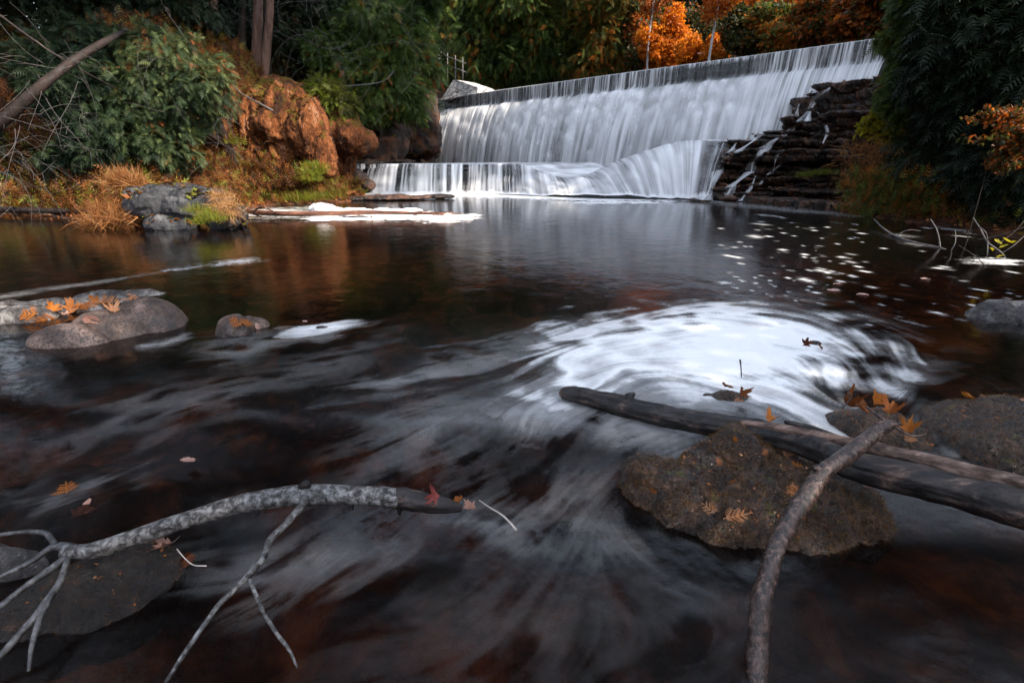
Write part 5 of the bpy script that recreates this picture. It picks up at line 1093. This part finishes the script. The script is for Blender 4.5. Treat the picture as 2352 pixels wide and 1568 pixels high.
tuft('fern_clump', [W(620, 430, 12.9), W(590, 420, 13), W(660, 425, 12.9), W(640, 405, 13.2), W(600, 390, 13.3), W(560, 430, 13)], 1500, .22, M_under, 407, 'dark weedy stems at the foot of the folded bluff', 'plants', spread=.2, tpl=FR3, ts=-.1)
tuft('shrub', [W(718, 400, 13.0), W(712, 415, 12.9), W(722, 388, 13.1)], 900, .16, M_grass, 408, 'bright yellow-green shrub at the foot of the tall travertine lobe', 'shrub', spread=.13, tpl=FR3, ts=.1, kind=None)
tuft('dry_brush', [W(px, py, 10.6 - (px - 1960) / 150) for px in range(1965, 2150, 30) for py in range(335 + px % 14, 475, 15)], 3000, .26, M_dry, 409, 'tangled dry orange stems on the right bank beside the ledges', 'brush', spread=.2, ts=.0, up=.5)
tuft('fern_clump', [W(px, py, 10.2 - (px - 1960) / 130) for px in range(1970, 2200, 34) for py in range(385 + px % 17, 500, 14)], 1900, .15, M_cedar, 410, 'low green plants trailing to the water on the right bank', 'plants', spread=.22, tpl=FR3, ts=.2)
tuft('grass', [W(1955, 488, 10.9), W(1985, 492, 10.7), W(2010, 497, 10.5)], 500, .3, M_dry, 411, 'rusty fallen needles and grass on the end of the lowest ledge', spread=.16, ts=.1, up=.3)
tuft('moss_fringe', [W(1850, 405, 13.0), W(1870, 400, 12.9), W(1895, 398, 12.7)], 1500, .10, M_grass, 412, 'green moss cushion on the lower right ledges', 'moss', spread=.13, ts=-.25, kind='stuff')
def strew(o, n, size, mat, seed, label, name='leaf_litter', f=1.8, j=.04, ymax=99):
    me = o.data; nv = len(me.vertices); co = np.empty(nv * 3, np.float32); me.vertices.foreach_get('co', co); co = co.reshape(-1, 3) + np.array(o['_o']); no = np.empty(nv * 3, np.float32); me.vertex_normals.foreach_get('vector', no); no = no.reshape(-1, 3)
    rng = np.random.RandomState(seed); ok = np.where((np.abs(no[:, 2]) > .75) & (co[:, 1] < ymax))[0]; ok = ok[fbm(co[ok] * f, 3, seed) > 0]; i = ok[rng.randint(len(ok), size=n)]
    P = co[i] + rng.randn(n, 3) * np.array([j, j, .1 * j]) + np.array([0, 0, .25 * j]); D = rng.randn(n, 3) * np.array([1, 1, .25])
    V, T, A = scatter(LF, P, D, np.array([0, 0, 1.]) + rng.randn(n, 3) * .3, size * rng.uniform(.5, 1.3, n), rng.rand(n)); q = world_obj(name, V, tris=T, attrs={'tint': A}, mats=[mat], smooth=False); return tag(q, label, 'leaf litter', kind='stuff')
for o_, n_, lb in ((bpy.data.objects['travertine_bluff'], 2600, 'small leaves and moss scraps caught on the folded orange bluff'), (bpy.data.objects['travertine_bluff.001'], 900, 'small leaves caught on the tall orange travertine lobe'), (bpy.data.objects['earth_bank'], 6000, 'orange leaves strewn over the earth bank left of the dam'), (R_mid, 500, 'orange leaves lying on the slaty boulder')): strew(o_, n_, .10, M_under, 610 + n_, lb)
strew(R_moss, 420, .012, M_lit, 620, 'fine orange needle litter on the mossy boulder', f=14, j=.006); strew(R_right, 300, .014, M_lit, 621, 'fine orange needle litter on the broad boulder at the right edge', f=14, j=.006); strew(R_back, 160, .012, M_lit, 622, 'fine orange needle litter on the leaf-heaped rock', f=14, j=.006); strew(R_ll, 120, .010, M_lit, 623, 'fine needle litter on the wet black boulder', f=14, j=.006)
strew(led, 3200, .075, M_lit, 601, 'fallen orange leaves strewn over the layered ledges', ymax=16.5)
# fine moss on the foreground boulders: a part of each boulder
def fuzz(o, n, size, mat, seed, zmin=-.09, region=None):
    me = o.data; nv = len(me.vertices); co = np.empty(nv * 3, np.float32); me.vertices.foreach_get('co', co); co = co.reshape(-1, 3); no = np.empty(nv * 3, np.float32); me.vertex_normals.foreach_get('vector', no); no = no.reshape(-1, 3)
    rng = np.random.RandomState(seed); ok = np.where((co[:, 2] + o['_o'][2] > zmin) & (no[:, 2] > -.1))[0]; w_ = fbm(co[ok] * 14, 3, seed) > -.15; ok = ok[w_]; i = ok[rng.randint(len(ok), size=n)]
    P = co[i] + rng.randn(n, 3) * .002; D = no[i] * .5 + rng.randn(n, 3) * .6
    V, T, A = scatter(BL, P, D, rng.randn(n, 3), size * rng.uniform(.4, 1.3, n), np.clip(.4 + .3 * rng.randn(n), 0, 1)); me2 = mesh('moss', V, tris=T, attrs={'tint': A}, smooth=False, mats=[mat]); c = obj('moss', me2, (0, 0, 0), o); return c
M_moss = leaf_mat('moss_strands', [(0, (.03, .012, .004)), (.4, (.16, .06, .015)), (.6, (.14, .12, .015)), (.8, (.45, .19, .06)), (1, (.6, .36, .18))], .3)
fuzz(R_moss, 26000, .015, M_moss, 501); fuzz(R_right, 9000, .017, M_moss, 502); fuzz(R_back, 4500, .010, M_moss, 503); fuzz(R_ll, 5000, .009, M_moss, 504, -.15)

# ------------------------------------------------------------------ single leaves and sprigs
def maple_outline():
    h = [(0, 1.0), (.10, .78), (.20, .80), (.17, .58), (.30, .52), (.42, .66), (.50, .60), (.74, .66), (.66, .46), (.80, .36), (.62, .26), (.50, .14), (.36, .10), (.48, -.06), (.56, -.14), (.30, -.14), (.10, -.10), (0, -.12)]
    return np.array(h + [(-x, y) for x, y in h[-2:0:-1]]) - np.array([0, .12])
def oval_outline(): a = np.linspace(0, 2 * np.pi, 26, endpoint=False); return np.stack([.32 * np.sin(a) * (1 + .05 * np.cos(9 * a)), .5 * np.cos(a) + .05], 1)
def leaf_obj(name, kind, px, py, z, size, rot, tilt, curl, mat, label, cat='leaf', group=None, stem=True, trees=None, tint=.6, stemcol=None, seed=0, pos=None):
    if pos is None:
        if trees:
            h_ = hit(px, py, trees); pos = np.array(h_[0]) + np.array(h_[1]) * .004 if h_ else G(px, py, z); nn = np.array(h_[1]) if h_ else np.array([0, 0, 1.])
        else: pos = G(px, py, z)
    curl = curl * 1.6; size *= (.54 if kind != 'sprig' else .95); rt = empty(name, tuple(pos), label, cat, group); M = Matrix.Rotation(rot, 4, 'Z') @ Matrix.Rotation(tilt, 4, 'X')
    if trees and h_: M = Vector((0, 0, 1)).rotation_difference(Vector(nn)).to_matrix().to_4x4() @ M
    M = np.array(M.to_3x3())
    if kind == 'sprig':
        V = []; T = []; rng = np.random.RandomState(seed); tv, tt = sprig_tpl(); mbs = MB(); q = tv.copy(); q[:, 2] *= .3; mbs.add(q, tris=tt)
        for s in (-1, 1):
            for k in range(2):
                a = s * (.8 + .15 * rng.randn()); sc = .52 - .12 * k; R_ = np.array([[math.cos(a), math.sin(a), 0], [-math.sin(a), math.cos(a), 0], [0, 0, 1]]); q2 = tv * sc; q2[:, 2] *= .3; q2 = q2 @ R_.T + np.array([0, .10 + .34 * k, 0.02 * rng.randn()]); mbs.add(q2, tris=tt)
        V, _, T, _ = mbs.arrays(); V[:, 1] -= .5
    else:
        O = maple_outline() if kind == 'maple' else oval_outline(); k = len(O); ro = np.random.RandomState(seed + 900); O = O * (1 + .13 * ro.randn(k, 1)) * np.array([ro.uniform(.75, 1.05), 1.0]); V = [(0, 0, 0)]; T = []
        for r_ in (.35, .7, 1.0): V += [(x * r_, y * r_, 0) for x, y in O]
        V = np.array(V, float); j = np.arange(k); T = [(0, 1 + a, 1 + (a + 1) % k) for a in range(k)]
        for r_ in range(2):
            b0, b1 = 1 + r_ * k, 1 + (r_ + 1) * k
            for a in range(k): T += [(b0 + a, b1 + a, b1 + (a + 1) % k), (b0 + a, b1 + (a + 1) % k, b0 + (a + 1) % k)]
        T = np.array(T)
        V[:, 2] = curl * (V[:, 0] ** 2 * .9 + .5 * V[:, 1] ** 2 * np.sign(curl + 1e-9) * .6) + .05 * fbm(V * 4 + seed * 3.3, 2, seed) * (1 + abs(curl)) - .05 * np.exp(-(V[:, 0] / .05) ** 2) + (.25 + .45 * ((seed * 7) % 5) / 5) * np.abs(V[:, 0]) * (1 if kind == 'maple' else .5)
    V = V * size; bm_o = mesh('blade', V @ M.T, tris=T, attrs={'tint': np.clip(tint + .25 * fbm(V / size * 5 + seed, 3, seed), 0, 1)}, mats=[mat])
    obj('blade', bm_o, (0, 0, 0), rt)
    if stem and kind != 'sprig':
        rng = np.random.RandomState(seed); s = np.array([(0, -.1, 0), (.03, -.4, .05), (.10, -.75, .12 + .1 * rng.rand())]) * size; Vt, Qt, Tt = tube_arr(catmull(s @ M.T, 5), np.linspace(.008, .006, 11) * size * 1.2, 6); obj('stem', mesh('stem', Vt, quads=Qt, tris=Tt, mats=[stemcol or M_stem]), (0, 0, 0), rt)
    return rt
M_stem = leaf_mat('leaf_stems', [(0, (.3, .1, .03)), (1, (.5, .22, .08))], .1)
M_pink = leaf_mat('pinkish_dead_leaf', [(0, (.08, .035, .025)), (.5, (.28, .14, .10)), (1, (.44, .28, .23))], .2)
M_red = leaf_mat('red_maple_leaf', [(0, (.07, .01, .008)), (.6, (.22, .035, .03)), (1, (.38, .11, .09))], .3)
M_orl = leaf_mat('orange_brown_leaf', [(0, (.045, .012, .005)), (.5, (.21, .06, .012)), (1, (.48, .16, .022))], .3)
M_whst = bark_mat('pale_stalk', [(.3, (.34, .27, .22)), (.7, (.6, .52, .46))], 60, .0005)
BT = {k: bvh(o) for k, o in (('moss', R_moss), ('right', R_right), ('back', R_back), ('small', R_small), ('tiny', R_tiny), ('flat', R_flat), ('big', R_big), ('sm2', R_sm2), ('ll', R_ll), ('far', R_far))}
leaf_obj('maple_leaf', 'maple', 180, 1182, -.105, .125, -1.0, .05, .1, M_pink, 'large pinkish maple leaf lying in shallow water above the pale branch', tint=.6, seed=1)
leaf_obj('oval_leaf', 'oval', 432, 1057, -.035, .10, 1.5, .05, .12, M_pink, 'oval pinkish leaf afloat above the arch of the pale branch', tint=.75, seed=2)
leaf_obj('cedar_sprig', 'sprig', 152, 1118, -.07, .10, .75, 0, 0, M_orl, 'orange cedar sprig afloat left of the pinkish maple leaf', 'sprig', tint=.75, seed=3)
leaf_obj('maple_leaf', 'maple', 385, 1250, -.01, .085, 2.6, .25, .3, M_pink, 'pale leaf tucked under the middle of the pale branch on the wet boulder', tint=.7, seed=4, stemcol=M_whst)
leaf_obj('curled_leaf', 'oval', 418, 1290, .0, .09, .5, .9, 1.6, M_orl, 'dark curled leaf on the right rim of the wet black boulder', tint=.15, seed=5, trees=[BT['ll']])
leaf_obj('maple_leaf', 'maple', 1000, 1140, .072, .085, 1.4, .9, -.9, M_red, 'red maple leaf draped over the broken end of the pale branch', tint=.75, seed=6)
leaf_obj('curled_leaf', 'oval', 1052, 1153, .03, .07, -1.2, .6, 1.0, M_orl, 'amber wet leaf at the tip of the pale branch', tint=.6, seed=7, stem=False)
leaf_obj('maple_leaf', 'maple', 1085, 1165, -.03, .08, 1.9, .15, .2, M_pink, 'half sunken pale leaf beside the white stalk in the rapids', tint=.5, seed=8, stem=False)
add_stick('leaf_stalk', [(1100, 1148, .0, 1.2), (1125, 1165, .02, 1.5), (1150, 1180, .03, 1.9), (1170, 1198, .02, 2.2), (1186, 1217, .01, 3.0)], M_whst, None, 6, 8, .05, 40, 71, 'white curved leaf stalk standing out of the water right of the pale branch', 'leaf stalk')
add_stick('leaf_stalk', [(406, 1260, .03, 1), (425, 1282, .02, 1.1), (445, 1297, .01, 1.1), (474, 1299, .01, 1.6)], M_whst, None, 6, 8, .05, 40, 72, 'thin pale stalk curling off the right rim of the wet black boulder', 'leaf stalk')
leaf_obj('maple_leaf', 'maple', 1703, 905, 0, .085, .3, 1.15, .5, M_orl, 'rusty maple leaf standing upright on the small rock in the foam', tint=.4, seed=9, pos=G(1703, 905, .04))
leaf_obj('curled_leaf', 'oval', 1672, 882, .0, .10, 1.3, .3, .9, M_orl, 'brown curled leaf lying flat behind the upright maple leaf', tint=.3, seed=10, pos=G(1672, 888, .035), stem=False)
add_stick('leaf_stalk', [(1703, 866, .09, 1.4), (1702, 845, .13, 1.4), (1700, 826, .17, 2.4)], M_wetbr, None, 5, 7, .05, 40, 73, 'thin dark stalk sticking up from the leaf in the foam', 'leaf stalk')
leaf_obj('cedar_sprig', 'sprig', 1695, 925, 0, .06, 2.8, 0, 0, M_lit, 'orange cedar sprig on the small rock in the foam', 'sprig', tint=.9, trees=[BT['small']], seed=11)
leaf_obj('maple_leaf', 'maple', 1852, 785, 0, .085, -.4, 1.2, .6, M_orl, 'dark pointed leaf standing on the tiny stone in the bright foam', tint=.12, seed=12, pos=G(1852, 790, .03))
leaf_obj('curled_leaf', 'oval', 1885, 792, 0, .08, 1.2, .8, 1.2, M_orl, 'brown crumpled leaf right of the dark pointed leaf in the foam', tint=.3, seed=13, pos=G(1884, 797, .02), stem=False)
for k, (px, py, z, s, r, t, c, ti, lab) in enumerate([(2010, 920, .16, .10, .2, 1.1, .5, .75, 'bright orange maple leaf standing on the rock behind the logs'), (1950, 930, .13, .10, 1.3, .6, .9, .3, 'rusty curled leaf at the left of the leaf heap behind the logs'), (2045, 945, .14, .11, -.9, .5, .7, .6, 'orange leaf at the right of the leaf heap behind the logs'),
                                                      (1985, 942, .13, .11, .7, .35, .4, .45, 'rusty brown leaf in the middle of the leaf heap behind the logs'), (2085, 985, .10, .10, -.8, .6, .8, .7, 'orange leaf sliding down the right side of the leaf-heaped rock')]):
    leaf_obj('maple_leaf', 'maple', px, py, z, s, r, t, c, M_orl, lab, group='leaves heaped on the rock behind the logs', tint=ti, seed=20 + k, pos=G(px, py, z))
add_stick('leaf_stalk', [(1935, 938, .13, 1.8), (1953, 915, .17, 1.6), (1950, 902, .19, 2.6)], M_wetbr, None, 5, 7, .05, 40, 74, 'dark stalk poking up left of the bright orange leaf', 'leaf stalk')
add_stick('leaf_stalk', [(1990, 935, .16, 3), (2040, 970, .15, 3.4), (2090, 1000, .11, 2.6), (2130, 997, .10, 1.8)], M_wetbr, None, 7, 8, .05, 40, 75, 'curved pinkish stalk over the leaf-heaped rock', 'leaf stalk')
for k, (px, py, r) in enumerate([(1635, 1172, .4), (1695, 1180, -1.4), (1675, 1110, 1.9), (1620, 1100, .9)] if False else []): pass
sp = [(1632, 1170, .5, .075, .95, 'orange cedar sprig low on the front of the mossy boulder, left of its twin'), (1692, 1184, -1.5, .085, .95, 'orange cedar sprig lying beside its twin on the front of the mossy boulder'), (1812, 1045, -2.4, .075, .85, 'orange cedar sprig on the mossy boulder just under the charred log'),
      (1818, 1130, 2.6, .07, .85, 'orange cedar sprig on the mossy boulder left of the crossing branch'), (1680, 1108, 1.3, .045, .6, 'short orange sprig near the top of the mossy boulder'), (1650, 1060, .6, .04, .5, 'tiny reddish sprig on the hump of the mossy boulder'),
      (1832, 1070, -1.4, .055, .7, 'small orange sprig below the charred log near the crossing branch'), (1500, 1125, .3, .04, .5, 'small rusty sprig on the lichened left end of the mossy boulder'), (1755, 1040, 2.2, .035, .6, 'tiny orange sprig close under the charred log')]
for k, (px, py, r, s, ti, lab) in enumerate(sp): leaf_obj('cedar_sprig', 'sprig', px, py, 0, s, r, 0, 0, M_lit, lab, 'sprig', 'cedar sprigs on the mossy boulder', trees=[BT['moss']], tint=ti, seed=40 + k)
leaf_obj('fern_leaf', 'sprig', 1985, 1125, -.04, .10, 1.5, 0, 0, M_orl, 'orange fern-like leaf in dark water right of the crossing branch', 'leaf', tint=.5, seed=60)
leaf_obj('cedar_sprig', 'sprig', 2090, 1005, .08, .07, 2.2, 0, 0, M_lit, 'orange cedar sprig on the right side of the leaf-heaped rock', 'sprig', tint=.9, seed=61, pos=G(2090, 1008, .06))
leaf_obj('maple_leaf', 'maple', 1770, 966, .13, .07, -1.2, .15, .6, M_orl, 'orange serrated leaf lying along the top of the logs', tint=.75, seed=62, stem=False)
leaf_obj('curled_leaf', 'oval', 1688, 1008, .05, .04, .4, .3, .6, M_orl, 'small orange leaf peeping from under the charred log', tint=.8, seed=63, stem=False, trees=[BT['moss']])
leaf_obj('sunken_leaf', 'maple', 2265, 1222, -.12, .10, 1.2, .1, .1, M_pink, 'dim grey-brown leaf half sunken in black water at lower right', tint=.15, seed=64)
leaf_obj('curled_leaf', 'oval', 2225, 910, 0, .13, 1.5, .4, .9, M_orl, 'orange leaf on the crest of the broad boulder at the right edge', tint=.8, seed=65, pos=G(2225, 912, .09), stem=False)
for k, (px, py, s, r, lab) in enumerate([(1918, 667, .20, 1.5, 'pale tan leaf floating right of the bright foam'), (1925, 652, .12, 1.4, 'small tan leaf floating beside the larger tan one'), (2128, 641, .15, 1.5, 'whitish leaf floating alone on the dark right pool'), (1983, 676, .15, 1.2, 'grey-white leaf floating right of the tan leaf'), (700, 1 + 737, .08, 1.2, 'faint tan leaf drifting above the ringed stone')]):
    leaf_obj('floating_leaf', 'oval', px, py, .006, s, r, .0, .05, M_pink, lab, group='leaves floating on the pool', tint=.95, seed=70 + k, stem=False)
# leaves on the left rocks
for k, (kd, px, py, s, r, tl, c, mt, ti, lab) in enumerate([('maple', 118, 712, .14, .3, .9, .6, M_orl, .8, 'upright orange leaf on the long flat rock'), ('maple', 165, 712, .20, -.8, .2, .4, M_lit, .7, 'widest orange maple leaf on the long flat rock'), ('maple', 150, 730, .15, 1.5, .1, .3, M_pink, .9, 'white-veined pale leaf below the widest orange leaf'),
    ('oval', 212, 735, .19, 1.4, .2, .4, M_pink, .5, 'tan oval leaf in the gap between flat rock and tan boulder'), ('maple', 262, 715, .13, .9, .3, .6, M_lit, .95, 'pale orange leaf close behind the tan boulder'), ('sprig', 60, 722, .16, 1.7, 0, 0, M_orl, .8, 'orange cedar sprig near the left end of the flat rock'),
    ('sprig', 100, 735, .14, 2.4, 0, 0, M_orl, .75, 'orange cedar sprig below the upright leaf on the flat rock'), ('sprig', 200, 700, .18, -.6, 0, 0, M_orl, .7, 'orange sprig right of the widest leaf on the flat rock'), ('sprig', 255, 692, .16, -1.2, 0, 0, M_lit, .8, 'orange sprig midway along the back of the flat rock'),
    ('sprig', 300, 684, .15, -1.4, 0, 0, M_lit, .9, 'pale orange sprig toward the right end of the flat rock'), ('maple', 225, 690, .12, 2.0, .3, .5, M_lit, .7, 'small orange leaf on the ridge of the flat rock')]):
    leaf_obj('cedar_sprig' if kd == 'sprig' else 'fallen_leaf', kd, px, py, .06, s, r, tl, c, mt, lab, 'sprig' if kd == 'sprig' else 'leaf', 'leaves on the long flat rock', trees=[BT['flat'], BT['big']], tint=ti, seed=90 + k)
leaf_obj('cedar_sprig', 'sprig', 540, 738, .1, .11, 1.2, 0, 0, M_orl, 'orange sprig on the left of the small rock top, right of the tan boulder', 'sprig', tint=.75, trees=[BT['sm2']], seed=110)
leaf_obj('cedar_sprig', 'sprig', 568, 742, .1, .10, -.5, 0, 0, M_orl, 'orange sprig in the middle of the small rock top, right of the tan boulder', 'sprig', tint=.85, trees=[BT['sm2']], seed=111)
leaf_obj('fallen_leaf', 'oval', 592, 750, .08, .09, .6, .1, .2, M_pink, 'white wet leaf on the small rock right of the tan boulder', tint=.95, trees=[BT['sm2']], seed=112)
# yellow-green leaves on the fallen branch
for k, (px, py, z, s) in enumerate([(2293, 556, .35, .13), (2314, 552, .38, .12), (2277, 572, .25, .12), (2328, 556, .38, .10), (2297, 588, .18, .10), (2305, 566, .3, .12)]):
    leaf_obj('green_leaf', 'oval', px, py, z, s, .9 * k, .5, .3, M_yellow, 'yellow-green leaf of the small cluster on the fallen branch by the right shore', group='yellow-green leaves on the fallen branch', tint=.5 if k != 4 else .9, seed=120 + k, pos=G(px, py, z), stem=False)
